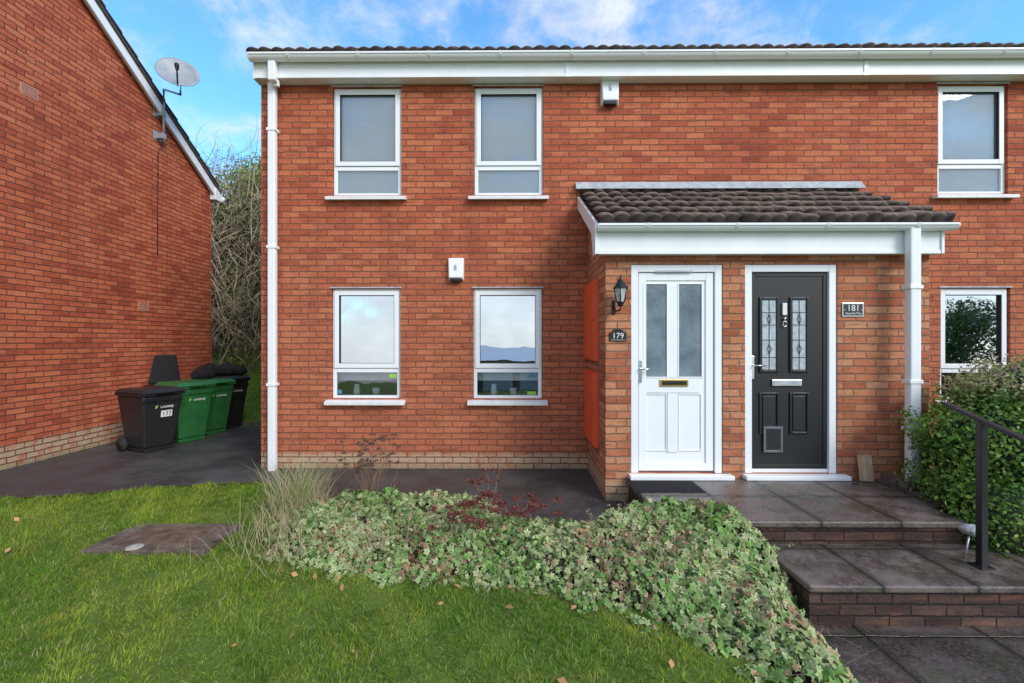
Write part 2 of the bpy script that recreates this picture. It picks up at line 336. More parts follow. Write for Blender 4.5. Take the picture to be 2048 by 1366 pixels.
for w in (W[3][0],W[4][0]):
    lathe('vase',[(.03,0),(.045,.05),(.03,.12),(.035,.15)],(w[0]+.25,YM+.2,w[2]+.02),STW,house)
    lathe('pot',[(.035,0),(.05,.09),(.05,.1)],(w[0]+.5,YM+.2,w[2]+.02),STW,house)
    box('roller_blind',w[0]+.02,w[1]-.02,YM+.15,YM+.155,w[2]+.22,w[2]+.42,STW,house)
# eaves
FY=5.47
box('fascia',HX0+.02,HX1,FY,FY+.025,4.815,5.03,WHITED,house,.003)
box('fascia_lip',HX0+.015,HX1,FY-.008,FY-.001,4.815,4.845,WHITED,house,.002)
for xx in (.6,4.2,7.8): box('fascia_joint',xx,xx+.05,FY-.0095,FY-.0085,4.812,4.99,WHITE,house)
box('soffit',HX0+.02,HX1,FY+.026,YM-.002,4.82,4.835,WHITED,house)
box('fascia_return',HX0-.012,HX0+.018,FY-.004,YM-.002,4.81,5.03,WHITED,house,.002)
def gutter(name,x0,x1,y,z,r,parent):
    seg=12; prof=[(y+r*math.cos(math.pi+math.pi*k/seg),z+r*math.sin(math.pi+math.pi*k/seg)) for k in range(seg+1)]
    prof+= [(y+(r-.008)*math.cos(2*math.pi-math.pi*k/seg),z+(r-.008)*math.sin(2*math.pi-math.pi*k/seg)) for k in range(seg+1)]
    ext_yz(name,prof,x0,x1,WHITE,parent)
    for xe in (x0-.012,x1): ext_yz(name+'_stopend',[(y+(r+.006)*math.cos(math.pi+math.pi*k/seg),z+.004+(r+.006)*math.sin(math.pi+math.pi*k/seg)) for k in range(seg+1)],xe,xe+.012,WHITE,parent)
    ext_yz(name+'_rim',[(y-r-.008,z-.012),(y-r+.004,z-.012),(y-r+.004,z+.008),(y-r-.008,z+.008)],x0,x1,WHITE,parent)
    x=x0+.45
    while x<x1-.1:
        pr=[(y+(r+.012)*math.cos(math.pi+math.pi*k/seg),z+.01+(r+.012)*math.sin(math.pi+math.pi*k/seg)) for k in range(seg+1)]
        pr+=[(y+(r+.001)*math.cos(2*math.pi-math.pi*k/seg),z+.01+(r+.001)*math.sin(2*math.pi-math.pi*k/seg)) for k in range(seg+1)]
        ext_yz(name+'_bracket',pr,x,x+(.03 if int(x*7)%3 else .10),SILLM,parent); x+=.85
gutter('gutter',HX0+.0,HX1,5.405,5.045,.062,house)
def roof_tiles(name,x0,x1,ye,ze,slope,length,parent,roll=.15,gauge=.30,amp=.024,step=.028,dirn=1,res=8):
    rows=int(math.ceil(length/gauge)); n=int((x1-x0)/(roll/res)); X=np.linspace(x0,x1,n)
    ph=(X-x0)/roll; cidx=np.floor(ph).astype(int)
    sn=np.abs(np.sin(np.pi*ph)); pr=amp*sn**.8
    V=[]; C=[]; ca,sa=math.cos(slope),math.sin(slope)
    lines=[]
    shade=.25+.95*sn**.9                    # relief shade painted into tile colour, plus channel dirt; rows darken at overlaps
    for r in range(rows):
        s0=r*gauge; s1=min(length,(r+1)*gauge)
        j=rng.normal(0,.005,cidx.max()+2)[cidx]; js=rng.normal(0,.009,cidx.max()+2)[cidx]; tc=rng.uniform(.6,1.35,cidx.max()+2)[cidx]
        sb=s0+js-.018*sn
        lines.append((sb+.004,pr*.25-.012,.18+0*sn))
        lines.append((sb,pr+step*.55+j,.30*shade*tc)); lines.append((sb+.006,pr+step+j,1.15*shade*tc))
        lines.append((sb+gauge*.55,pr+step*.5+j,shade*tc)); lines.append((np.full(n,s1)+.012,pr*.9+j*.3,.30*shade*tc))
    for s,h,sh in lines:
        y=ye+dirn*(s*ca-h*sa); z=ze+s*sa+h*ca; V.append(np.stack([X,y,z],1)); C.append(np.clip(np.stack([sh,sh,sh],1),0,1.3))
    V=np.concatenate(V); C=np.concatenate(C); m=len(lines); i,j=np.meshgrid(np.arange(n-1),np.arange(m-1)); a=(j*n+i).ravel()
    return fast(name,V,np.stack([a,a+1,a+n+1,a+n],1),C,TILE,parent)
SL=math.radians(30)
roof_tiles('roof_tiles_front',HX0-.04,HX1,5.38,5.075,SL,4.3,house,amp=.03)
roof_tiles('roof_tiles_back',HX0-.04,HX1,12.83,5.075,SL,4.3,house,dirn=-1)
tube('ridge',[(HX0-.05,9.1,7.26),(HX1,9.1,7.26)],.11,TILED,house)
def bargeslope(name,x0,x1,y0,z0,y1,z1,h,mat,parent,drop=0):
    ext_yz(name,[(y0,z0-drop),(y1,z1-drop),(y1,z1-drop-h),(y0,z0-drop-h)],x0,x1,mat,parent,.002)
bargeslope('verge_board',HX0-.03,HX0-.002,5.5,5.12,9.1,7.19,.18,WHITED,house)
bargeslope('verge_board',HX0-.03,HX0-.002,12.7,5.12,9.1,7.19,.18,WHITED,house)
def pipe(x,y,z0,z1,parent,w=.05,br=()):
    box('downpipe',x-w,x+w,y-w*.8,y+w*.8,z0,z1,WHITE,parent,.012)
    for b in br: box('pipe_bracket',x-w-.012,x+w+.012,y-w*.8-.008,y+w*.8+.02,b,b+.035,WHITE,parent,.004)
pipe(XP(545,5.55),5.55,.0,4.81,house,.046,(4.2,2.75,1.05)); 
box('pipe_offset',XP(545,5.42)-.045,XP(545,5.42)+.045,5.385,5.462,4.75,5.0,WHITE,house,.012); box('pipe_offset_shoe',XP(545,5.42)-.045,XP(545,5.42)+.045,5.463,5.51,4.72,4.80,WHITE,house,.01)
# ---- porch
PY=4.5; PX0=.895; PX1=4.10
d1=(XP(1262,PY),XP(1446,PY),.285,2.37); d2=(XP(1490,PY),XP(1675,PY),.285,2.37)
wall_open('porch_front_wall',PX0,PX1,-.2,2.70,PY,[d1,d2],B_PORCH,house,.1)
TANP=.525
ext_yz('porch_side_wall',[(PY+.001,-.2),(YM-.001,-.2),(YM-.001,3.33),(PY+.001,2.74)],PX0,PX0+.1,B_PORCH,house)
ext_yz('porch_side_wall',[(PY+.001,-.2),(YM-.001,-.2),(YM-.001,3.33),(PY+.001,2.74)],PX1-.1,PX1,B_PORCH,house)
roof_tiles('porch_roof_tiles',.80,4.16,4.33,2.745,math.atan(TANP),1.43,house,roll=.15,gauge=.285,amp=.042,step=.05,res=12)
box('porch_fascia',.80,4.105,4.39,4.415,2.45,2.735,WHITED,house,.003)
box('porch_fascia_lip',.80,4.105,4.381,4.389,2.45,2.485,WHITED,house,.002)
box('porch_soffit',.83,4.10,4.416,PY-.002,2.455,2.47,WHITED,house)
gutter('porch_gutter',.79,4.18,4.335,2.715,.055,house)
for xa,xb in ((.768,.798),(4.108,4.135)):
    ext_yz('porch_barge_board',[(4.375,2.755),(YM-.003,3.405),(YM-.003,3.25),(4.60,2.70),(4.50,2.45),(4.375,2.45)],xa,xb,WHITED,house,.003)
ext_yz('lead_flashing',[(YM-.004,3.58),(YM-.025,3.58),(YM-.10,3.485),(YM-.10,3.475),(YM-.004,3.49)],.74,4.27,GREY,house)
pipe(XP(1826,4.33),4.333,.245,2.69,house,.05,(2.1,1.2,.75))
# ---- doors
def X4(px): return XP(px,PY)
def Z4(py): return EYE+(683-py)/F*PY
def doorframe(d,mat,P):
    a,b,c,e=d; a+=.003;b-=.003;e-=.003; w=.072
    box('door_frame_left',a,a+w,PY+.01,PY+.08,c,e,mat,P,.005); box('door_frame_right',b-w,b,PY+.01,PY+.08,c,e,mat,P,.005)
    box('door_frame_head',a+w,b-w,PY+.011,PY+.08,e-w,e,mat,P,.005)
    box('door_threshold',a-.03,b+.08,PY-.09,PY+.075,c-.045,c-.002,WHITE,P,.006)
    return a+w,b-w,c,e-w
def ring(name,x0,x1,z0,z1,y0,y1,w,mat,P,bev=.004):
    box(name,x0,x0+w,y0,y1,z0,z1,mat,P,bev); box(name,x1-w,x1,y0,y1,z0,z1,mat,P,bev)
    box(name,x0+w,x1-w,y0+.001,y1,z1-w,z1,mat,P,bev); box(name,x0+w,x1-w,y0+.001,y1,z0,z0+w,mat,P,bev)
a,b,c,e=doorframe(d1,WHITE,house); YD=PY+.04
box('door_leaf',a+.004,b-.004,YD,YD+.04,c+.01,e-.004,WHITE,house,.003)
box('door_shadow_gap',a-.01,b+.01,YD+.041,YD+.045,c,e+.01,BLKM,house)
ring('leaf_stile',a+.010,b-.010,c+.02,e-.008,YD-.014,YD-.001,.075,WHITE,house)
box('leaf_mid_rail',X4(1290),X4(1403),YD-.013,YD-.001,Z4(786),Z4(757),WHITE,house,.003)
box('leaf_mullion',X4(1337),X4(1358),YD-.0125,YD-.001,Z4(756),Z4(568),WHITE,house,.003)
box('leaf_mullion',X4(1337),X4(1358),YD-.0125,YD-.001,Z4(905),Z4(787),WHITE,house,.003)
for q0,q1 in ((1289,1336),(1359,1406)):
    box('obscure_glass',X4(q0),X4(q1),YD-.006,YD-.002,Z4(754),Z4(568),OBS,house)
    ring('glazing_bead',X4(q0)-.008,X4(q1)+.008,Z4(755)-.006,Z4(567)+.006,YD-.017,YD-.007,.012,WHITE,house,.002)
    ring('lower_panel_bead',X4(q0),X4(q1),Z4(903),Z4(788),YD-.010,YD-.002,.010,WHITE,house,.002)
box('letterbox',X4(1321),X4(1378),YD-.026,YD-.014,Z4(773),Z4(759),GOLD,house,.004); box('letterbox_flap',X4(1325),X4(1374),YD-.03,YD-.027,Z4(770),Z4(762),BLKM,house,.001)
box('trickle_vent',X4(1312),X4(1385),PY+.002,PY+.012,Z4(545),Z4(541),GREY,house,.001)
box('handle_plate',X4(1275),X4(1285),YD-.028,YD-.015,Z4(765),Z4(720),CHR,house,.004); tube('lever',[(X4(1280),YD-.03,Z4(738)),(X4(1280),YD-.06,Z4(738)),(X4(1302),YD-.06,Z4(738))],.008,CHR,house)
a,b,c,e=doorframe(d2,WHITE,house)
box('black_door_leaf',a+.002,b-.002,YD,YD+.04,c+.04,e-.002,BLACKD,house,.003)
box('door_sill_bar',a+.002,b-.002,YD-.01,YD+.03,c+.002,c+.038,WHITE,house,.003)
ring('black_leaf_edge',a+.01,b-.01,c+.045,e-.008,YD-.008,YD-.001,.035,BLACKD,house)
for q0,q1 in ((1522,1562),(1583,1622)):
    ring('glass_surround',X4(q0),X4(q1),Z4(745),Z4(594),YD-.018,YD-.001,.028,BLACKD,house,.006)
    gx0,gx1=X4(q0)+.03,X4(q1)-.03
    box('leaded_glass',gx0,gx1,YD-.006,YD-.001,Z4(739),Z4(600),LED,house)
    gm=(gx0+gx1)/2
    for zz in (Z4(625),Z4(650),Z4(680),Z4(715)): box('lead_came',gx0,gx1,YD-.009,YD-.0065,zz-.003,zz+.003,BLKM,house)
    box('lead_came',gm-.003,gm+.003,YD-.0095,YD-.0065,Z4(739),Z4(600),BLKM,house)
    for zz in (Z4(638),Z4(698)):
        v=[(gm,YD-.011,zz-.05),(gm+.022,YD-.011,zz),(gm,YD-.011,zz+.05),(gm-.022,YD-.011,zz)]
        for i in range(4): tube('lead_diamond',[v[i],v[(i+1)%4]],.0025,BLKM,house,4)
    ring('lower_panel',X4(q0),X4(q1),Z4(868),Z4(785),YD-.016,YD-.001,.022,BLACKD,house,.006)
    box('lower_panel_field',X4(q0)+.035,X4(q1)-.035,YD-.010,YD-.001,Z4(868)+.035,Z4(785)-.035,BLACKD,house,.006)
box('letterbox',X4(1547),X4(1607),YD-.02,YD-.002,Z4(772),Z4(759),CHR,house,.004); box('letterbox_flap',X4(1551),X4(1603),YD-.023,YD-.021,Z4(770),Z4(762),GREY,house,.001)
box('door_viewer_plate',X4(1568),X4(1577),YD-.02,YD-.002,Z4(630),Z4(606),STW,house,.003)
tube('knocker',[(X4(1572)+.02*math.cos(t),YD-.02,Z4(648)+.028*math.sin(t)) for t in np.linspace(0,2*math.pi,15)],.005,CHR,house,6)
lathe('knocker_boss',[(.004,0),(.014,.01),(.014,.02),(.004,.03)],(X4(1572),YD-.02,Z4(640)),CHR,house)
box('handle_plate',X4(1503),X4(1511),YD-.022,YD-.008,Z4(758),Z4(712),CHR,house,.004); tube('lever',[(X4(1507),YD-.025,Z4(731)),(X4(1507),YD-.055,Z4(731)),(X4(1530),YD-.055,Z4(731))],.008,CHR,house)
CAT=pmat('cat_flap_grey',(.12,.13,.14),.4); CATG=pmat('cat_flap_smoked',(.02,.024,.026),.25)
ring('cat_flap_frame',X4(1529),X4(1568),Z4(905),Z4(853),YD-.026,YD-.017,.025,CAT,house,.006); box('cat_flap_door',X4(1529)+.025,X4(1568)-.025,YD-.02,YD-.017,Z4(905)+.025,Z4(853)-.025,CATG,house,.003)
# ---------------------------------------------------------------- left brick house
lh=empty('brick_house')
LX=-6.35; RY=5.3; GE=9.33; EZ=4.72; RZ=7.5
ext_yz('gable_wall',[(2*RY-GE,-.5),(GE,-.5),(GE,EZ),(RY,RZ),(2*RY-GE,EZ)],-14,LX,B_LEFT,lh)
tn=(RZ-EZ)/(GE-RY)
for s in (1,-1):
    y0=RY; y1=RY+s*4.16; z0=RZ+.04; z1=RZ+.04-4.16*tn
    ext_yz('roof_slope',[(y0,z0+.10),(y1,z1+.10),(y1,z1+.03),(y0,z0+.03)],-14.1,LX+.13,TILED,lh)
    ext_yz('verge_board',[(y0,z0+.027),(y1,z1+.027),(y1,z1-.15),(y0,z0-.15)],LX+.07,LX+.105,WHITED,lh,.002)
    ext_yz('verge_soffit',[(y0,z0-.06),(y1,z1-.06),(y1,z1-.08),(y0,z0-.08)],LX+.002,LX+.068,WHITED,lh)
    for k in range(14):
        ya=RY+s*(k*.29); za=z0-(k*.29)*tn; yb=RY+s*(k*.29+.29); zb=z0-(k*.29+.29)*tn
        ext_yz('verge_tile',[(ya,za+.102),(yb,zb+.135),(yb,zb+.102)],LX-.3,LX+.15,TILED,lh)
    ext_yz('eaves_box',[(RY+s*3.98,4.55),(RY+s*4.20,4.55),(RY+s*4.20,4.76),(RY+s*3.98,4.80)],LX+.002,LX+.12,WHITED,lh,.003)
    tube('gutter',[(-14,RY+s*4.24,4.62),(LX+.13,RY+s*4.24,4.62)],.055,WHITE,lh)
def LYZ(px,py):
    a,b=_d(px); Y=LX*b/a; return Y,ZP(px,py,Y)
AIRB=pmat('terracotta_airbrick',(.60,.27,.18),.8,var=.2,scale=30,bump=.004)
AIRH=pmat('airbrick_slot',(.12,.04,.025),.9)
for px,py in ((58,183),(287,613)):
    y,z=LYZ(px,py)
    box('air_brick',LX-.01,LX+.006,y-.11,y+.11,z-.075,z+.075,AIRB,lh,.002)
    for k in range(5):
        zz=z-.055+k*.0275
        box('air_slot',LX+.0065,LX+.0075,y-.095,y+.095,zz-.004,zz+.004,AIRH,lh)
# ---------------------------------------------------------------- satellite dish
sd=empty('satellite_dish'); ym,zm=LYZ(314,250)
STEEL=pmat('dish_grey',(.30,.32,.34),.5,.1,var=.15)
for zz in (zm+.2,zm-.2):
    box('bracket',LX,LX+.14,ym-.04,ym+.04,zz-.05,zz+.05,STEEL,sd,.005)
    box('bracket_plate',LX,LX+.015,ym-.09,ym+.09,zz-.08,zz+.08,STEEL,sd,.003)
dc=Vector((XP(356,ym-.35),ym-.35,ZP(356,146,ym-.35)))
tube('mast',[(LX+.12,ym,zm-.3),(LX+.12,ym,zm+.4),(LX+.16,ym-.05,zm+.60),(dc.x-.05,dc.y+.12,dc.z-.30),(dc.x-.02,dc.y+.10,dc.z-.05)],.02,STEEL,sd)
dn=Vector((.50,-.74,.30)).normalized(); du=Vector((0,0,1)).cross(dn).normalized(); dv=dn.cross(du)
v=[];f=[];NR=8;NS=36
for r in range(NR+1):
    for k in range(NS):
        w=2*math.pi*k/NS; q=r/NR; v.append(dc+du*(.31*q*math.cos(w))+dv*(.28*q*math.sin(w))+dn*(.07*q*q-.05))
for r in range(NR):
    for k in range(NS): f.append((r*NS+k,r*NS+(k+1)%NS,(r+1)*NS+(k+1)%NS,(r+1)*NS+k))
dd=pymesh('dish',v,f,STEEL,sd,0,True); m=dd.modifiers.new('s','SOLIDIFY'); m.thickness=.012
ln=dc+dn*.30-dv*.12
tube('arm',[dc-dv*.27,ln-dv*.03],.012,BLKM,sd); tube('lnb',[ln,ln-dn*.10],[.035,.028],BLKM,sd); tube('clamp',[dc-dn*.06,dc-dn*.14],.05,BLKM,sd)
tube('cable',[(LX+.10,ym,zm-.3),(LX+.012,ym+.01,zm-.5),(LX+.012,ym,zm-1.5),(LX+.012,ym,zm-2.3)],.006,BLKM,sd,5)
# ---------------------------------------------------------------- wall-mounted things
def alarm(px,pyt,pyb,hw):
    Y=YM; x=XP(px,Y-.04); zt=ZP(px,pyt,Y-.04); zb=ZP(px,pyb,Y-.04); al=empty('burglar_alarm',(x,Y,(zt+zb)/2)); h=(zt-zb)/2
    v=[(-hw,-.002,-h),(hw,-.002,-h),(hw,-.002,h),(-hw,-.002,h),(-hw*.82,-.085,-h*.75),(hw*.82,-.085,-h*.75),(hw*.95,-.06,h*.92),(-hw*.95,-.06,h*.92)]
    pymesh('case',v,BF,WHITE,al,.012); box('strobe',-hw*.7,hw*.7,-.08,-.02,-h*1.05,-h*.80,BLKM,al,.008)
    box('lens',-hw*.12,hw*.12,-.086,-.076,-h*.1,h*.35,GREY,al,.004); return al
alarm(1220,152,210,.115); alarm(912,515,562,.10)
def meter(z0,z1):
    mb=empty('meter_box'); y0=4.86; y1=5.58; x=PX0
    box('case',x-.05,x-.001,y0,y1,z0,z1,REDB,mb,.004); box('door',x-.062,x-.051,y0+.02,y1-.02,z0+.02,z1-.02,REDB,mb,.004)
    box('lock',x-.067,x-.063,y0+.05,y0+.075,(z0+z1)/2-.015,(z0+z1)/2+.015,BLKM,mb,.002)
    for zz in (z0+.12,z1-.12): box('hinge',x-.066,x-.05,y1-.025,y1+.003,zz-.03,zz+.03,REDB,mb,.002)
meter(1.39,2.28); meter(.45,1.27)
# lantern
lt=empty('wall_lantern'); lx=XP(1241,4.36); 
Lz=lambda py:EYE+(683-py)/F*4.36
box('backplate',lx-.055,lx-.02,PY-.012,PY-.001,Lz(628),Lz(598),BLKM,lt,.005)
tube('arm',[(lx-.035,PY-.01,Lz(612)),(lx-.03,PY-.07,Lz(622)),(lx,4.37,Lz(620)),(lx,4.36,Lz(608))],.009,BLKM,lt)
LG=pmat('lantern_glass',(.45,.47,.45),.15,var=.3,scale=30)
def ngon_frus(name,r0,z0,r1,z1,mat,n=6,cx=lx,cy=4.36,P=None):
    v=[(cx+r*math.cos(2*math.pi*k/n+.3),cy+r*math.sin(2*math.pi*k/n+.3),z) for r,z in ((r0,z0),(r1,z1)) for k in range(n)]
    f=[tuple(range(n)),tuple(range(n,2*n))]+[(k,(k+1)%n,n+(k+1)%n,n+k) for k in range(n)]
    return pymesh(name,v,f,mat,P or lt)
ngon_frus('base',.02,Lz(613),.045,Lz(604),BLKM); ngon_frus('glass',.042,Lz(604)+.001,.066,Lz(577)-.001,LG)
for k in range(6):
    w=2*math.pi*k/6+.3; tube('glazing_bar',[(lx+.044*math.cos(w),4.36+.044*math.sin(w),Lz(604)),(lx+.068*math.cos(w),4.36+.068*math.sin(w),Lz(577))],.006,BLKM,lt,5)
ngon_frus('roof',.082,Lz(577),.025,Lz(562),BLKM); ngon_frus('cap',.03,Lz(562)+.001,.012,Lz(556),BLKM); lathe('finial',[(.004,0),(.010,.01),(.003,.03)],(lx,4.36,Lz(556)),BLKM,lt,8)
# number signs
s1=empty('house_number_sign',(XP(1236,PY-.01),PY-.001,Z4(671)))
pl=[(-.085,-.055),(.085,-.055),(.085,.03),(.06,.035),(.045,.06),(0,.07),(-.045,.06),(-.06,.035),(-.085,.03)]
n=len(pl); v=[(x,-.012,z) for x,z in pl]+[(x,0,z) for x,z in pl]
pymesh('plaque',v,[tuple(range(n)),tuple(range(n,2*n))]+[(i,(i+1)%n,n+(i+1)%n,n+i) for i in range(n)],BLKM,s1,.003)
text('179',.078,(0,-.0135,-.005),(math.pi/2,0,0),STW,s1)
box('rim_line',-.07,.07,-.0135,-.0125,-.046,-.043,STW,s1)
s2=empty('house_number_sign',(XP(1706,PY-.01),PY-.001,Z4(620)))
box('plate_edge',-.105,.105,-.010,0,-.068,.068,CHR,s2,.002); box('plate',-.094,.094,-.0135,-.0102,-.058,.058,pmat('slate_plate',(.035,.037,.04),.25),s2,.001)
text('181',.085,(0,-.0145,.014),(math.pi/2,0,0),STW,s2); text('Apperley Way',.027,(0,-.0145,-.036),(math.pi/2,0,0),STW,s2)
for sx in (-.084,.084): box('screw',sx-.004,sx+.004,-.0155,-.0137,-.004,.004,CHR,s2)
# ---------------------------------------------------------------- bins
def bin_(x,y,rz,mat,label=None,lid_open=False,h=1.0):
    b=empty('wheelie_bin',(x,y,.005),rz); k=h/1.0
    frus('body',(-.20,.20,-.22,.22),.06,(-.27,.27,-.32,.30),.90*k,mat,b,.025)
    frus('rim',(-.285,.285,-.335,.315),.90*k+.001,(-.29,.29,-.345,.32),.945*k,mat,b,.008)
    frus('base',(-.19,.19,-.21,.19),.0,(-.198,.198,-.218,.215),.058,mat,b,.01)
    ring_z=.80*k; frus('front_rib',(-.262,.262,-.318,-.300),ring_z,(-.266,.266,-.330,-.305),ring_z+.03,mat,b,.004)
    if lid_open:
        v=[(-.29,.33,.95*k),(.29,.33,.95*k),(.29,.37,.95*k),(-.29,.37,.95*k),(-.25,.40,.95*k+.50),(.25,.40,.95*k+.50),(.25,.44,.95*k+.50),(-.25,.44,.95*k+.50)]
        pymesh('lid',v,BF,mat,b,.02)
    else:
        frus('lid',(-.30,.30,-.37,.34),.948*k,(-.25,.25,-.31,.28),.948*k+.06,mat,b,.02)
        box('lid_lip',-.12,.12,-.395,-.365,.945*k,.968*k,mat,b,.006)
    tube('handle',[(-.20,.34,.90*k),(-.20,.40,.93*k),(.20,.40,.93*k),(.20,.34,.90*k)],.016,mat,b)
    for sx in (-1,1):
        tube('wheel',[(sx*.205,.245,.10),(sx*.255,.245,.10)],.10,RUB,b,20); tube('hub',[(sx*.204,.245,.10),(sx*.26,.245,.10)],.035,mat,b,12)
    tube('axle',[(-.21,.245,.10),(.21,.245,.10)],.012,BLKM,b)
    text('Dudley',.062,(.06,-.300,.72*k),(math.radians(90-6),0,0),STW,b)
    pymesh('council_mark',[(-.10,-.3,.70*k),(-.075,-.3,.70*k),(-.06,-.305,.745*k),(-.09,-.305,.745*k)],[(0,1,2,3)],STG,b)
    if label:
        pymesh('label',[(-.02,-.287,.55*k),(.13,-.287,.55*k),(.13,-.300,.655*k),(-.02,-.300,.655*k)],[(0,1,2,3)],STW,b)
        text(label,.085,(.055,-.300,.602*k),(math.radians(90-6),0,0),BLKM,b)
    return b
bin_(-5.42,6.62,math.radians(68),BLK,'177',h=.90)
bin_(-5.36,7.24,math.radians(64),GRN,None,h=.94)
bin_(-5.40,7.84,math.radians(64),GRN,None,h=.93)
bin_(-5.48,8.40,math.radians(68),BLK,None,h=.95)
bin_(-5.95,7.75,math.radians(62),BLK,None,lid_open=True,h=.90)
def bagmesh(c,r,seed):
    me=bpy.data.meshes.new('trash_bag'); bm=bmesh.new(); bmesh.ops.create_icosphere(bm,subdivisions=4,radius=1)
    for vv in bm.verts:
        p=vv.co.copy(); n=1+.10*math.sin(p.x*5+seed)*math.cos(p.y*6+seed)+.05*math.sin(p.z*17+p.x*13+seed)+.06*abs(math.sin(math.atan2(p.y,p.x)*9+seed))*max(0,p.z)
        vv.co=Vector((p.x*n*r*1.1,p.y*n*r,p.z*n*r*.65)); 
        if p.z>.93: vv.co.z+=(p.z-.93)*r*3.0; vv.co.x*=.6; vv.co.y*=.6
    for fa in bm.faces: fa.smooth=True
    bm.to_mesh(me); bm.free(); me.materials.append(BAG); o=bpy.data.objects.new('trash_bag',me); S.collection.objects.link(o); o.location=c
bagmesh((-5.70,8.30,1.05),.18,1); bagmesh((-5.42,8.40,1.06),.19,4); bagmesh((-5.55,7.92,1.01),.16,7); bagmesh((-5.28,8.48,1.04),.15,9)
# ---------------------------------------------------------------- landing and steps
st=empty('entrance_steps')
box('landing_slabs',1.10,3.42,3.42,4.408,.19,.24,SLAB,st,.012); box('landing_slabs_rear',1.12,3.42,4.409,4.498,.19,.238,SLAB,st)
box('landing_slabs_side',3.421,4.35,3.75,4.498,.19,.239,SLAB,st,.004)
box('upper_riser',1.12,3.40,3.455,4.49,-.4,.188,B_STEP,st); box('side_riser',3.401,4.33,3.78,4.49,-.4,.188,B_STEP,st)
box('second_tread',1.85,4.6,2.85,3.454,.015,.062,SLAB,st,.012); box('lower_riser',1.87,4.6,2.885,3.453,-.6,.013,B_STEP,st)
box('lower_path',1.72,4.9,-1.5,2.884,-.27,-.205,SLAB2,st,.006)
dr=empty('drain_surround'); ring_x0,ring_x1=XP(1790,4.3),XP(1895,4.3)
for nm,aa in (('front',(ring_x0,ring_x1,4.17,4.21)),('left',(ring_x0,ring_x0+.05,4.211,4.47)),('right',(ring_x1-.05,ring_x1,4.211,4.47))):
    box(nm,*aa,.2405,.30,CONC,dr,.006)
box('gully_grate',ring_x0+.051,ring_x1-.051,4.212,4.28,.2405,.262,BLKM,dr,.004)
wb=box('brick_block',-.05,.05,-.035,.035,0,.25,WOODB,None,.006); wb.location=(XP(1737,4.38),4.40,.243); wb.rotation_euler=(math.radians(-10),math.radians(4),.2)
MATM=pmat('doormat_rubber',(.02,.02,.022),.9,var=.5,scale=60,bump=.006)
dm=empty('doormat'); mx0,mx1=XP(1258,4.28),XP(1392,4.28)
box('mat_base',mx0,mx1,4.06,4.38,.2405,.250,MATM,dm,.003)
for k in range(9): box('mat_rib',mx0+.02,mx1-.02,4.08+k*.033,4.095+k*.033,.2505,.256,MATM,dm)
# ---------------------------------------------------------------- handrail
hr=empty('handrail'); RX=3.18
def railz(y): return 1.165+(y-3.42)*.30
for y,zb in ((3.10,.06),(1.95,-.21)):
    box('post',RX-.022,RX+.022,y-.022,y+.022,zb,railz(y)-.02,BLKM,hr,.003); box('post_foot',RX-.05,RX+.05,y-.05,y+.05,zb+.0035,zb+.012,BLKM,hr,.002)
v=[]
for y in (3.36,1.7):
    z=railz(y); v+= [(RX-.026,y,z-.018),(RX+.026,y,z-.018),(RX+.026,y,z+.006),(RX-.026,y,z+.006)]
pymesh('rail',v,[(0,1,2,3),(4,7,6,5),(0,4,5,1),(1,5,6,2),(2,6,7,3),(3,7,4,0)],BLKM,hr,.004)
gs=empty('garden_light'); gx=XP(1938,3.22); LENS=pmat('lamp_lens',(.30,.32,.33),.2,var=.3,scale=60,bump=.003); GSB=pmat('brushed_lamp_body',(.45,.46,.47),.4,.6)
tube('stake',[(gx-.03,3.22,.06),(gx,3.22,.22)],.006,GSB,gs,6)
v0=Vector((gx+.005,3.22,.262)); tube('head',[v0+Vector((-.015,.06,.0)),v0+Vector((-.012,.03,.0)),v0+Vector((.0,-.03,.01))],[.020,.034,.042],GSB,gs,20)
tube('lens',[v0+Vector((.0005,-.0305,.01)),v0+Vector((.001,-.034,.011))],.034,LENS,gs,20)
# ---------------------------------------------------------------- manhole
mh=empty('manhole_cover')
def hz(x,y): return float(H(x,y))
zz=hz(-2.9,3.7)+.02
box('concrete_surround',-3.36,-2.40,3.44,3.96,zz-.08,zz+.004,CONC,mh,.01)
RUST=pmat('rusty_iron',(.16,.10,.065),.85,var=.6,scale=10,bump=.012)
box('iron_lid',-3.20,-2.55,3.53,3.87,zz+.0045,zz+.010,RUST,mh,.003)
for k in range(7): box('lid_rib',-3.16+k*.085,-3.12+k*.085,3.56,3.84,zz+.0105,zz+.012,RUST,mh)
DISC=pmat('weathered_disc',(.42,.40,.33),.8,var=.4,scale=25,bump=.004)
lathe('drain_marker',[(.06,0),(.06,.006),(.045,.009),(.01,.009)],(-2.98,3.49,zz+.004),DISC,None)
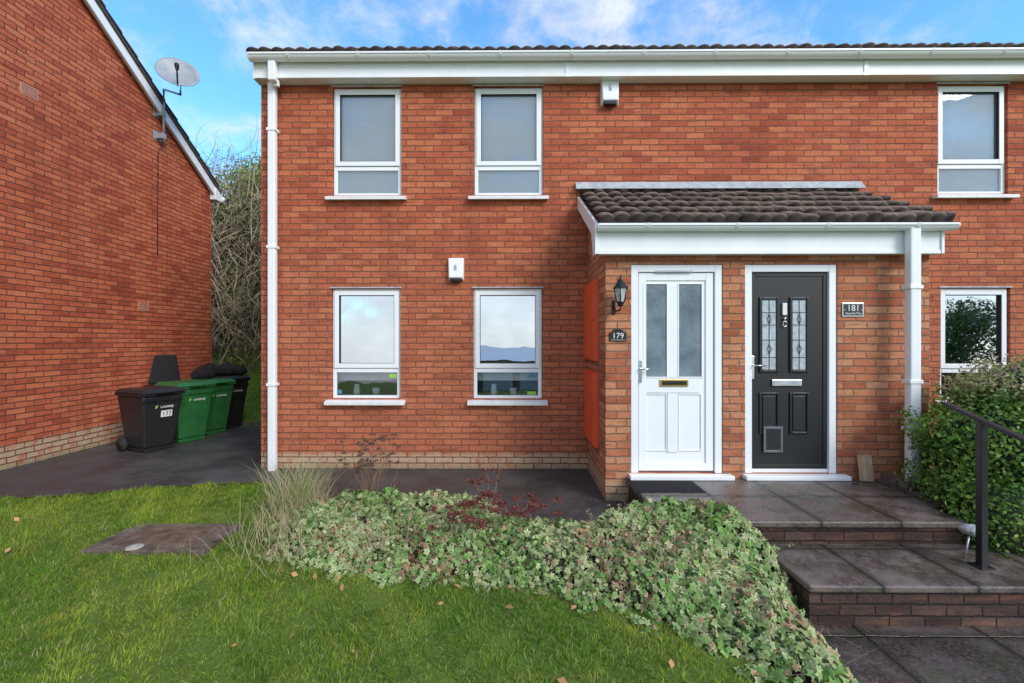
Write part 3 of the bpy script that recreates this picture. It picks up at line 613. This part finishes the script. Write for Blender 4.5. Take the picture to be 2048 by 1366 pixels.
# ---------------------------------------------------------------- polygons helper
BED=np.array([(-1.95,4.45),(-1.2,4.55),(-.3,4.5),(-.12,4.0),(.5,3.9),(1.0,4.02),(1.6,3.98),(2.02,3.72),(2.12,3.3),(2.02,2.9),(1.95,2.5),(1.82,1.6),(1.45,1.9),(1.15,2.35),(.8,2.62),(.35,2.86),(-.2,3.0),(-.8,3.08),(-1.4,3.15),(-1.9,3.4),(-2.1,3.8)])
def inpoly(P,x,y):
    c=np.zeros(len(x),bool); n=len(P)
    for i in range(n):
        x1,y1=P[i]; x2,y2=P[(i+1)%n]
        cond=((y1>y)!=(y2>y))&(x<(x2-x1)*(y-y1)/(y2-y1+1e-12)+x1); c^=cond
    return c
def pdist(P,x,y):
    d=np.full(len(x),1e9); n=len(P)
    for i in range(n):
        a=P[i]; b=P[(i+1)%n]; ab=b-a; t=np.clip(((x-a[0])*ab[0]+(y-a[1])*ab[1])/(ab@ab),0,1)
        d=np.minimum(d,np.hypot(x-a[0]-t*ab[0],y-a[1]-t*ab[1]))
    return d
# ---------------------------------------------------------------- lawn blades
def blades(name,x,y,z,h,w,lean,C0,C1,mat,ld=None):
    n=len(x); th=rng.uniform(0,2*np.pi,n)
    if ld is None: ld=rng.uniform(0,2*np.pi,n)
    dx,dy=np.cos(th)*w/2,np.sin(th)*w/2; lx_,ly_=np.cos(ld)*lean,np.sin(ld)*lean
    V=np.zeros((n,5,3),np.float32); 
    V[:,0]=np.stack([x-dx,y-dy,z],1); V[:,1]=np.stack([x+dx,y+dy,z],1)
    V[:,2]=np.stack([x-dx*.8+lx_*.35,y-dy*.8+ly_*.35,z+h*.6],1); V[:,3]=np.stack([x+dx*.8+lx_*.35,y+dy*.8+ly_*.35,z+h*.6],1)
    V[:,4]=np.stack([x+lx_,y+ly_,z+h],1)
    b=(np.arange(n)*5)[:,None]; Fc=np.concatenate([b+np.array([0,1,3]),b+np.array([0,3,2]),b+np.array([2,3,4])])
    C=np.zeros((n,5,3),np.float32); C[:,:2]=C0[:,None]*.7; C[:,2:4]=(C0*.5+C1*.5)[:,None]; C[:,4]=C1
    return fast(name,V.reshape(-1,3),Fc,C.reshape(-1,3),mat)
N=340000
yy=4.95*rng.random(N)**.75+.25; xx=rng.uniform(-6.3,1.9,N)
ok=(yy<lawn_edge(xx)-.01*rng.random(N)+.03*np.sin(xx*9)+.02*np.sin(xx*23))&(xx>-yy*1.3-1.0)&(~inpoly(BED,xx,yy)|(pdist(BED,xx,yy)<.06))
mhd=np.minimum(np.minimum(xx+3.34,-2.42-xx),np.minimum(yy-3.46,3.94-yy))
ok&=~(mhd>.09*cheapnoise(xx,yy,5,1)+.04*rng.random(N)); ok&=~((xx>1.7))
ok&=~((yy>4.4)&(xx>-2.5)); ok&=(yy>1.2)|(rng.random(N)<.3); ok&=~((yy>3.6)&(xx>-.3))
x=xx[ok];y=yy[ok]; n=len(x)
patch=1.1*cheapnoise(x,y,.8,2)+.7*cheapnoise(x,y,3,5)+.6*cheapnoise(x,y,8,1); mo=np.clip(.45+.55*patch+rng.normal(0,.25,n),0,1)[:,None]
g1=np.array([.12,.26,.025]); g2=np.array([.36,.46,.055]); dry=np.array([.48,.42,.20])
C0=g1*(1-mo)+g2*mo; C0=C0*rng.uniform(.6,1.25,(n,1)); dmask=rng.random(n)<.08; C0[dmask]=dry
moss=(cheapnoise(x,y,1.7,11)+.5*cheapnoise(x,y,6,3)>.62)&(rng.random(n)<.65); C0[moss]=np.array([.46,.43,.06])*rng.uniform(.6,1.2,(moss.sum(),1))
C1=np.minimum(C0*np.array([1.25,1.2,1.1]),.85)
hh=rng.uniform(.010,.038,n)*(1+.5*cheapnoise(x,y,2,9)+.45*cheapnoise(x,y,9,3)); tall=rng.random(n)<.05; hh[tall]*=1.8; hh[moss]*=.5
ld=3.0*cheapnoise(x,y,2.5,4)+rng.normal(0,1.2,n)
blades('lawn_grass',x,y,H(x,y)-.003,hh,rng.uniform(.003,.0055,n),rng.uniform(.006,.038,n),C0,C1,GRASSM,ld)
n=30000; x=rng.uniform(-9,-3,n); y=rng.uniform(8.65,12.8,n); g=np.array([.25,.42,.05])*rng.uniform(.7,1.3,(n,1))
blades('back_lawn_grass',x,y,H(x,y)-.01,rng.uniform(.03,.07,n),np.full(n,.012),rng.uniform(.01,.05,n),g,g*1.2,GRASSM)
# ---------------------------------------------------------------- ivy bed
def ivyz(x,y):
    d=pdist(BED,x,y)*inpoly(BED,x,y)
    Hh=.13+.055*cheapnoise(x,y,1.1,3)+.06*cheapnoise(x,y,3.0,8)
    Hh=Hh+.20*np.exp(-((x-1.5)**2/.5+(y-3.6)**2/.22))+.05*np.exp(-((x+1.2)**2/.4+(y-3.9)**2/.3))
    return H(x,y)+Hh*sstep(0,.34,d+.05*cheapnoise(x,y,5,2))
gx_,gy_=np.meshgrid(np.arange(-2.2,2.3,.04),np.arange(1.5,4.75,.04)); x=gx_.ravel();y=gy_.ravel()
z=ivyz(x,y)-.05; z=np.where(inpoly(BED,x,y),z,H(x,y)-.10); nxx=gx_.shape[1]; nyy=gx_.shape[0]
i,j=np.meshgrid(np.arange(nxx-1),np.arange(nyy-1)); a=(j*nxx+i).ravel()
ivy=empty('ivy_bed'); fast('soil_and_stems',np.stack([x,y,z],1),np.stack([a,a+1,a+nxx+1,a+nxx],1),None,SOIL,ivy)
def ivy_leaves(n):
    x=rng.uniform(-2.2,2.25,n*2); y=rng.uniform(1.55,4.7,n*2)
    k=inpoly(BED,x+.06*np.sin(y*23),y+.06*np.sin(x*19)); k&=rng.random(n*2)<(.60+.55*cheapnoise(x,y,4,21)); x=x[k];y=y[k]; n=len(x)
    e=.03; z=ivyz(x,y); nrm=np.stack([-(ivyz(x+e,y)-z)/e,-(ivyz(x,y+e)-z)/e,np.ones(n)],1)
    nrm+=rng.normal(0,.60,(n,3)); nrm[:,1]-=.35; nrm/=np.linalg.norm(nrm,axis=1)[:,None]
    c=np.stack([x,y,z+rng.uniform(-.055,.04,n)],1)
    r=rng.normal(0,1,(n,3)); u=np.cross(nrm,r); u/=np.linalg.norm(u,axis=1)[:,None]; v=np.cross(nrm,u)
    big=.5+.5*cheapnoise(x,y,1.5,4)
    s=rng.uniform(.011,.029,n)*(.85+.4*big+.35*(x>.9))
    ang=np.radians([90,60,30,5,-35,-90,-145,175,150,120]); rad=np.array([1.25,.62,1.05,.6,.85,.45,.85,.6,1.05,.62])
    V=np.zeros((n,11,3)); V[:,0]=c
    for q in range(10):
        V[:,q+1]=c+u*(s*rad[q]*np.cos(ang[q]))[:,None]+v*(s*rad[q]*np.sin(ang[q]))[:,None]-nrm*(s*.22*(rad[q]))[:,None]
    b=(np.arange(n)*11)[:,None]; Fc=np.concatenate([b+np.array([0,q+1,(q+1)%10+1]) for q in range(10)])
    vari=np.clip(.45+.5*cheapnoise(x,y,1.6,6)+rng.normal(0,.42,n),0,1)[:,None]
    gcen=np.array([.11,.23,.045])*rng.uniform(.35,1.6,(n,1)); cream=np.array([.76,.74,.40])*rng.uniform(.7,1.15,(n,1)); gl=np.array([.20,.36,.075])*rng.uniform(.5,1.4,(n,1))
    edge=gl*(1-vari)+cream*vari; gcen=gcen*(1-.3*vari)+cream*.3*vari
    pb=.06+.30*(cheapnoise(x,y,2,14)>.25)*(y<3.6); brown=rng.random(n)<pb; kb=rng.uniform(.5,1.4,(brown.sum(),1)); gcen[brown]=np.array([.30,.17,.09])*kb; edge[brown]=np.array([.50,.33,.18])*kb
    C=np.zeros((n,11,3)); C[:,0]=gcen; C[:,1:]=edge[:,None]; 
    for q in (2,4,6,8,10): C[:,q]=(edge*.4+gcen*.6)
    return fast('ivy_leaves',V.reshape(-1,3),Fc,C.reshape(-1,3),LEAF,ivy)
ivy_leaves(52000)
# ---------------------------------------------------------------- stalks
def stalks(name,P0,P1,bend,r,cols,mat,parent=None,ns=4):
    n=len(P0); V=np.zeros((n,ns+1,3,3))
    for s in range(ns+1):
        t=s/ns; c=P0*(1-t)+P1*t+bend*np.sin(np.pi*t)
        for k in range(3):
            a=2*np.pi*k/3; off=np.array([np.cos(a),np.sin(a),.3*np.sin(a*2)]); V[:,s,k]=c+off*(r*(1-.7*t))[:,None]
    b=(np.arange(n)*(ns+1)*3)[:,None]; Fl=[]
    for s in range(ns):
        for k in range(3): Fl.append(b+np.array([s*3+k,s*3+(k+1)%3,(s+1)*3+(k+1)%3,(s+1)*3+k]))
    C=np.repeat(cols[:,None],(ns+1)*3,1)
    return fast(name,V.reshape(-1,3),np.concatenate(Fl),C.reshape(-1,3),mat,parent)
def cards(name,c,nrm,s,cols,mat,parent=None,asp=.55):
    n=len(c); nrm=nrm/np.linalg.norm(nrm,axis=1)[:,None]; r=rng.normal(0,1,(n,3)); u=np.cross(nrm,r); u/=np.linalg.norm(u,axis=1)[:,None]; v=np.cross(nrm,u)
    V=np.zeros((n,4,3)); V[:,0]=c-u*s[:,None]; V[:,1]=c+v*(s*asp)[:,None]+nrm*(s*.15)[:,None]; V[:,2]=c+u*s[:,None]; V[:,3]=c-v*(s*asp)[:,None]+nrm*(s*.15)[:,None]
    b=(np.arange(n)*4)[:,None]; C=np.repeat(cols[:,None],4,1)
    return fast(name,V.reshape(-1,3),b+np.arange(4),C.reshape(-1,3),mat,parent)
n=1400; x=rng.uniform(-1.9,1.9,n); y=rng.uniform(2.2,4.3,n); k=inpoly(BED,x,y)&(pdist(BED,x,y)>.03); x=x[k];y=y[k]; n=len(x)
P0=np.stack([x,y,ivyz(x,y)-.02],1); P1=P0+np.stack([rng.normal(0,.12,n),rng.normal(-.05,.1,n),rng.uniform(-.02,.10,n)],1)
stalks('trailing_stems',P0,P1,rng.normal(0,.015,(n,3))+np.array([0,0,.02]),np.full(n,.0022),np.tile([.55,.41,.28],(n,1))*rng.uniform(.4,1.2,(n,1)),TWIG,ivy)
n=90; x=np.concatenate([rng.uniform(-2.2,1.6,60),rng.uniform(-5,-1,30)]); y=np.concatenate([rng.uniform(2.2,3.4,60),rng.uniform(1.8,4.2,30)])
k=~inpoly(BED,x,y)|(pdist(BED,x,y)<.12); k&=(pdist(BED,x,y)<.25)|(rng.random(n)<.12); x=x[k];y=y[k]; n=len(x)
cards('fallen_leaves',np.stack([x,y,H(x,y)+.03],1),rng.normal(0,.4,(n,3))+np.array([0,-.4,1]),rng.uniform(.012,.032,n),np.tile([.42,.22,.10],(n,1))*rng.uniform(.6,1.4,(n,1)),TWIG,None,.6)
og=empty('ornamental_grass'); n=520
c=np.array([-2.02,4.15]); a=rng.uniform(0,2*np.pi,n); rr=rng.uniform(.08,.42,n)
P0=np.stack([c[0]+.10*rng.normal(0,1,n),c[1]+.08*rng.normal(0,1,n),np.full(n,0.)],1); P1=P0+np.stack([np.cos(a)*rr,np.sin(a)*rr,rng.uniform(.12,.52,n)],1)
cols=np.where(rng.random((n,1))<.6,np.array([[.56,.45,.27]]),np.array([[.24,.34,.09]]))*rng.uniform(.7,1.2,(n,1))
bd=np.zeros((n,3)); bd[:,2]=.08; stalks('blades',P0,P1,bd,np.full(n,.0022),cols,TWIG,og)
n=240; c=np.array([-1.80,3.70]); P0=np.stack([c[0]+.24*rng.normal(0,1,n),c[1]+.28*rng.normal(0,1,n),np.full(n,0.)],1); a=rng.uniform(0,6.28,n); rr=rng.uniform(.1,.3,n)
P1=P0+np.stack([np.cos(a)*rr,np.sin(a)*rr,rng.uniform(.12,.30,n)],1); stalks('dry_blades',P0,P1,bd[:n],np.full(n,.002),np.tile([.52,.42,.25],(n,1))*rng.uniform(.7,1.2,(n,1)),TWIG,og)
def plant(name,cx,cy,z0,n,spread,hmin,hmax,headcol,headn,heads,stemcol):
    e=empty(name); P0=np.stack([cx+.25*spread*rng.normal(0,1,n),cy+.25*spread*rng.normal(0,1,n),np.full(n,z0)],1)
    P1=P0+np.stack([spread*rng.normal(0,.6,n),spread*rng.normal(0,.6,n),rng.uniform(hmin,hmax,n)],1); bd=rng.normal(0,.03,(n,3))
    stalks('stems',P0,P1,bd,np.full(n,.0035),np.tile(stemcol,(n,1))*rng.uniform(.7,1.2,(n,1)),TWIG,e)
    C=np.repeat(P1,headn,0); m=len(C); off=rng.normal(0,1,(m,3))*np.array([heads,heads,heads*.35]); C=C+off
    cards('flower_heads',C,rng.normal(0,1,(m,3))+np.array([0,0,.8]),rng.uniform(.006,.012,m),np.tile(headcol,(m,1))*rng.uniform(.5,1.5,(m,1)),TWIG,e,.8)
plant('dead_flower_plant',-1.42,4.35,.1,50,.18,.25,.58,(.14,.085,.065),26,.015,(.24,.15,.10))
plant('sedum_plant',-.05,3.72,.05,22,.30,.16,.27,(.17,.045,.036),80,.022,(.36,.22,.15))
plant('sedum_plant',-.45,3.55,.05,16,.25,.16,.25,(.18,.055,.042),70,.020,(.36,.24,.16))
plant('sedum_plant',-.28,4.25,.05,10,.15,.22,.32,(.18,.06,.045),50,.02,(.33,.22,.14))
plant('dry_stem_plant',.95,3.15,.05,80,.40,.12,.24,(.38,.25,.15),6,.01,(.46,.32,.22))
plant('dry_stem_plant',-.9,3.5,.05,60,.45,.12,.22,(.38,.27,.16),5,.01,(.50,.38,.25))
# ---------------------------------------------------------------- hedge
hd=empty('hedge')
def blob_pts(n,c,r,ex=2.6):
    d=rng.normal(0,1,(n,3)); d/=np.linalg.norm(d,axis=1)[:,None]
    k=(np.abs(d[:,0])**ex+np.abs(d[:,1])**ex+np.abs(d[:,2])**ex)**(-1/ex)
    th=d*k[:,None]; bump=1+.10*np.sin(th[:,0]*7+c[0])*np.cos(th[:,2]*8)+.06*np.sin(th[:,1]*15+th[:,2]*13)
    return np.array(c)+th*np.array(r)*bump[:,None],d
def shrub(parent,c,r,n,size,cA,cB,ctop=None,coren=True,jit=.08):
    P,d=blob_pts(n,c,r); P=P-d*np.abs(rng.normal(0,jit,n))[:,None]+rng.normal(0,.038,(n,3))
    t=np.clip(.5+.5*np.sin(P[:,0]*9)*np.cos(P[:,2]*10+P[:,1]*7)+rng.normal(0,.25,n),0,1)[:,None]
    cols=np.array(cA)*(1-t)+np.array(cB)*t
    if ctop is not None:
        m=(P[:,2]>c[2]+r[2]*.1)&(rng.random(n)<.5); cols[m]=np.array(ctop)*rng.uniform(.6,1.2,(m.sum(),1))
    cols=cols*rng.uniform(.5,1.3,(n,1))
    cards('leaves',P,d+rng.normal(0,.7,(n,3)),rng.uniform(.6,1.2,n)*size,cols,LEAF,parent)
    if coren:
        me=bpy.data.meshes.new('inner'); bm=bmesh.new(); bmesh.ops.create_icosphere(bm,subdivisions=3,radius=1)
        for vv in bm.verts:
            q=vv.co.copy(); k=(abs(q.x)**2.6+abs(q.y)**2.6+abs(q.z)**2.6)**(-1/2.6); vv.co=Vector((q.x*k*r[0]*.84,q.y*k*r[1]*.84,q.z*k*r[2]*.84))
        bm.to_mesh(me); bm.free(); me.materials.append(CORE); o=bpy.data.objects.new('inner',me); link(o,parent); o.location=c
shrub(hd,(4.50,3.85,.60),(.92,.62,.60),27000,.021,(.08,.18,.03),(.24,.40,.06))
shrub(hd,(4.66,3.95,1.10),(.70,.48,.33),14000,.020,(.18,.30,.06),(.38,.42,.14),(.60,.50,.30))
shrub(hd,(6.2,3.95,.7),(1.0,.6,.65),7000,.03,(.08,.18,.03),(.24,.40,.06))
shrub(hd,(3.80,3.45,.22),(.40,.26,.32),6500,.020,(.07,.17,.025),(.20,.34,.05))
# ---------------------------------------------------------------- bank of shrubs behind
bk=empty('shrub_bank')
for k,(cx,cy,cz,rx,ry,rz_) in enumerate([(-10.6,13.2,4.0,1.7,1.2,3.2),(-8.6,13.4,3.8,1.5,1.2,2.8),(-7.1,13.2,4.0,1.4,1.1,2.7),(-5.4,13.6,3.6,1.4,1.2,3.0),(-7.9,14.6,5.9,1.4,1,1.5),(-6.6,14.4,6.0,1.4,1,1.5)]):
    n=17000 if k in (1,2,4,5) else 6000
    P,d=blob_pts(n,(cx,cy,cz),(rx,ry,rz_),2.2); P=P-d*np.abs(rng.normal(0,.22,n))[:,None]+rng.normal(0,.17,(n,3))
    up=sstep(4.8,6.2,P[:,2]+.9*np.sin(P[:,0]*4))[:,None]; br=np.array([.40,.32,.19]); gr=np.array([.34,.46,.08]); dk=np.array([.11,.15,.05])
    cols=(br*(1-up)+gr*up); m=rng.random(n)<.25; cols[m]=dk; keep=(rng.random(n)<(.38+.6*up[:,0]))
    cols=cols*rng.uniform(.5,1.4,(n,1)); P=P[keep];d=d[keep];cols=cols[keep]
    cards('foliage',P,d+rng.normal(0,.8,(len(P),3)),rng.uniform(.025,.06,len(P)),cols,LEAF,bk)
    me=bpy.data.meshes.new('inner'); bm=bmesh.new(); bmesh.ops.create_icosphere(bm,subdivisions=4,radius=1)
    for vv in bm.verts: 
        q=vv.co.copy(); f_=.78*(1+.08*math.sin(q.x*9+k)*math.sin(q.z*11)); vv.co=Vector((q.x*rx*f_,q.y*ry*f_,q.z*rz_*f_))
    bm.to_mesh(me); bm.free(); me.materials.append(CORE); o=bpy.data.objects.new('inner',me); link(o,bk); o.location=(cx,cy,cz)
# bare twigs: long arching ones plus fine short ones, reaching above the crown
for nn_,(ln_,r0,r1,z0,z1) in ((700,(1.0,.010,.020,1.2,5.2)),(3400,(.45,.004,.010,1.4,6.6))):
    P0=np.stack([rng.uniform(-10.5,-4.5,nn_),rng.uniform(11.7,12.5,nn_),rng.uniform(z0,z1,nn_)],1)
    P1=P0+np.stack([rng.normal(0,ln_,nn_),rng.uniform(-.35,.2,nn_),rng.normal(.1,ln_,nn_)],1)
    stalks('twigs',P0,P1,rng.normal(0,ln_*.3,(nn_,3)),rng.uniform(r0,r1,nn_),np.tile([.60,.49,.35],(nn_,1))*rng.uniform(.3,1.2,(nn_,1)),TWIG,bk,6)
n=9000; P=np.stack([rng.uniform(-10.5,-4.5,n),rng.uniform(12.0,12.7,n),rng.uniform(.9,5.6,n)],1); k=(np.sin(P[:,0]*3.1)+np.cos(P[:,2]*2.6+P[:,0])+rng.normal(0,.5,n))>.6; P=P[k]; n=len(P)
cards('ivy_on_bank',P,rng.normal(0,.7,(n,3))+np.array([.2,-1,.4]),rng.uniform(.03,.06,n),np.tile([.20,.28,.07],(n,1))*rng.uniform(.4,1.5,(n,1)),LEAF,bk,.7)
# ---------------------------------------------------------------- across the street (reflected in the windows)
def tree(x,y,z0,hh,cr,n,seed):
    t=empty('tree'); r_=random.Random(seed)
    tube('trunk',[(x,y,z0-.2),(x+.05,y,z0+hh*.3),(x-.05,y+.05,z0+hh*.7)],[.14,.10,.05],BARK,t)
    P=[]; D=[]
    for k in range(14):
        a=r_.uniform(0,6.28); q=r_.uniform(.35,.95)*cr; zc=z0+hh*r_.uniform(.35,.95); c=(x+q*math.cos(a),y+q*math.sin(a),zc)
        tube('limb',[(x,y,z0+hh*.35),((x+c[0])/2,(y+c[1])/2,zc-.3),c],[.05,.03,.01],BARK,t,6)
        p,d=blob_pts(n//14,c,(cr*.45,cr*.45,cr*.38),2); P.append(p-d*np.abs(rng.normal(0,.12,len(d)))[:,None]); D.append(d)
    P=np.concatenate(P); D=np.concatenate(D); cols=np.tile([.04,.075,.02],(len(P),1))*rng.uniform(.5,1.6,(len(P),1))
    cards('leaves',P,D+rng.normal(0,.6,D.shape),rng.uniform(.05,.09,len(P)),cols,LEAF,t)
tree(17.6,-8.2,-.95,4.0,1.5,7000,1); tree(21,-10,-1.1,5,2.0,6000,2)
gb=empty('garage_block'); gz=-2.7
box('walls',-3.5,16,-33,-27,gz-.8,gz+2.7,B_MAIN,gb); ext_yz('roof',[(-33.4,gz+2.68),(-26.6,gz+2.68),(-30,gz+3.8)],-3.9,16.4,GREY,gb)
for k in range(6): box('garage_door',-2.8+k*3.1,-.4+k*3.1,-26.99,-26.93,gz,gz+2.05,WHITED,gb,.01)
# ---------------------------------------------------------------- world, sun, camera
el=math.radians(34); az=math.radians(136)
w=bpy.data.worlds.new('World'); S.world=w; w.use_nodes=True; nt=w.node_tree; nn=nt.nodes; bg=nn['Background']
sky=nn.new('ShaderNodeTexSky'); sky.sky_type='NISHITA'; sky.sun_disc=False; sky.sun_elevation=el; sky.sun_rotation=az; sky.dust_density=.3; sky.ozone_density=2.0
tc=nn.new('ShaderNodeTexCoord'); mp=nn.new('ShaderNodeMapping'); mp.inputs['Scale'].default_value=(1.0,1.0,1.5); mp.inputs['Location'].default_value=(.35,.1,.2); nt.links.new(tc.outputs['Generated'],mp.inputs[0])
def wn(scale,detail,rough,dist=0):
    n=nn.new('ShaderNodeTexNoise'); n.inputs['Scale'].default_value=scale; n.inputs['Detail'].default_value=detail; n.inputs['Roughness'].default_value=rough; n.inputs['Distortion'].default_value=dist; nt.links.new(mp.outputs[0],n.inputs['Vector']); return n.outputs['Fac']
def wm(op,a,b):
    n=nn.new('ShaderNodeMath'); n.operation=op
    for i,v in enumerate((a,b)):
        if hasattr(v,'is_output'): nt.links.new(v,n.inputs[i])
        else: n.inputs[i].default_value=v
    return n.outputs[0]
def wr(v,a,b,c,d):
    n=nn.new('ShaderNodeMapRange'); n.interpolation_type='SMOOTHSTEP'; nt.links.new(v,n.inputs[0])
    for i,q in enumerate((a,b,c,d)): n.inputs[i+1].default_value=q
    return n.outputs[0]
sep=nn.new('ShaderNodeSeparateXYZ'); nt.links.new(tc.outputs['Generated'],sep.inputs[0])
cl=wm('ADD',wm('MULTIPLY',wn(2.6,9,.55,.5),.5),wm('MULTIPLY',wn(8,8,.62,.3),.5))
cl=wm('ADD',cl,wr(sep.outputs[1],.2,-.5,0,.12))
cl=wm('ADD',cl,wr(sep.outputs[2],.45,-.05,0,.09))
cf=wr(cl,.45,.70,0,.92)
tint=nn.new('ShaderNodeMix'); tint.data_type='RGBA'; tint.blend_type='MULTIPLY'; tint.inputs[0].default_value=1; nt.links.new(sky.outputs[0],tint.inputs[6]); tint.inputs[7].default_value=(1.2,2.05,2.55,1)
mx=nn.new('ShaderNodeMix'); mx.data_type='RGBA'; nt.links.new(cf,mx.inputs[0]); nt.links.new(tint.outputs[2],mx.inputs[6])
# cloud brightness varies a little (grey bases)
cg=wr(wn(5,6,.6,.2),.35,.65,0,1); cm=nn.new('ShaderNodeMix'); cm.data_type='RGBA'; nt.links.new(cg,cm.inputs[0]); cm.inputs[6].default_value=(5.2,5.4,5.7,1); cm.inputs[7].default_value=(6.8,6.95,7.1,1)
nt.links.new(cm.outputs[2],mx.inputs[7])
nt.links.new(mx.outputs[2],bg.inputs[0]); bg.inputs[1].default_value=.15
sl=bpy.data.lights.new('sun','SUN'); sl.energy=2.8; sl.angle=math.radians(26); sl.color=(1,.965,.915); so=bpy.data.objects.new('sun',sl); S.collection.objects.link(so)
sv=Vector((math.sin(az)*math.cos(el),math.cos(az)*math.cos(el),math.sin(el))); so.rotation_euler=sv.to_track_quat('Z','Y').to_euler()
cam=bpy.data.cameras.new('camera'); cam.lens=F/2048*36; cam.sensor_width=36; cam.clip_end=2000; cam.clip_start=.05
co=bpy.data.objects.new('camera',cam); S.collection.objects.link(co); co.location=(0,0,EYE); co.rotation_euler=(math.pi/2,0,YAW); S.camera=co
S.view_settings.view_transform='Standard'; S.view_settings.look='None'; S.view_settings.exposure=0
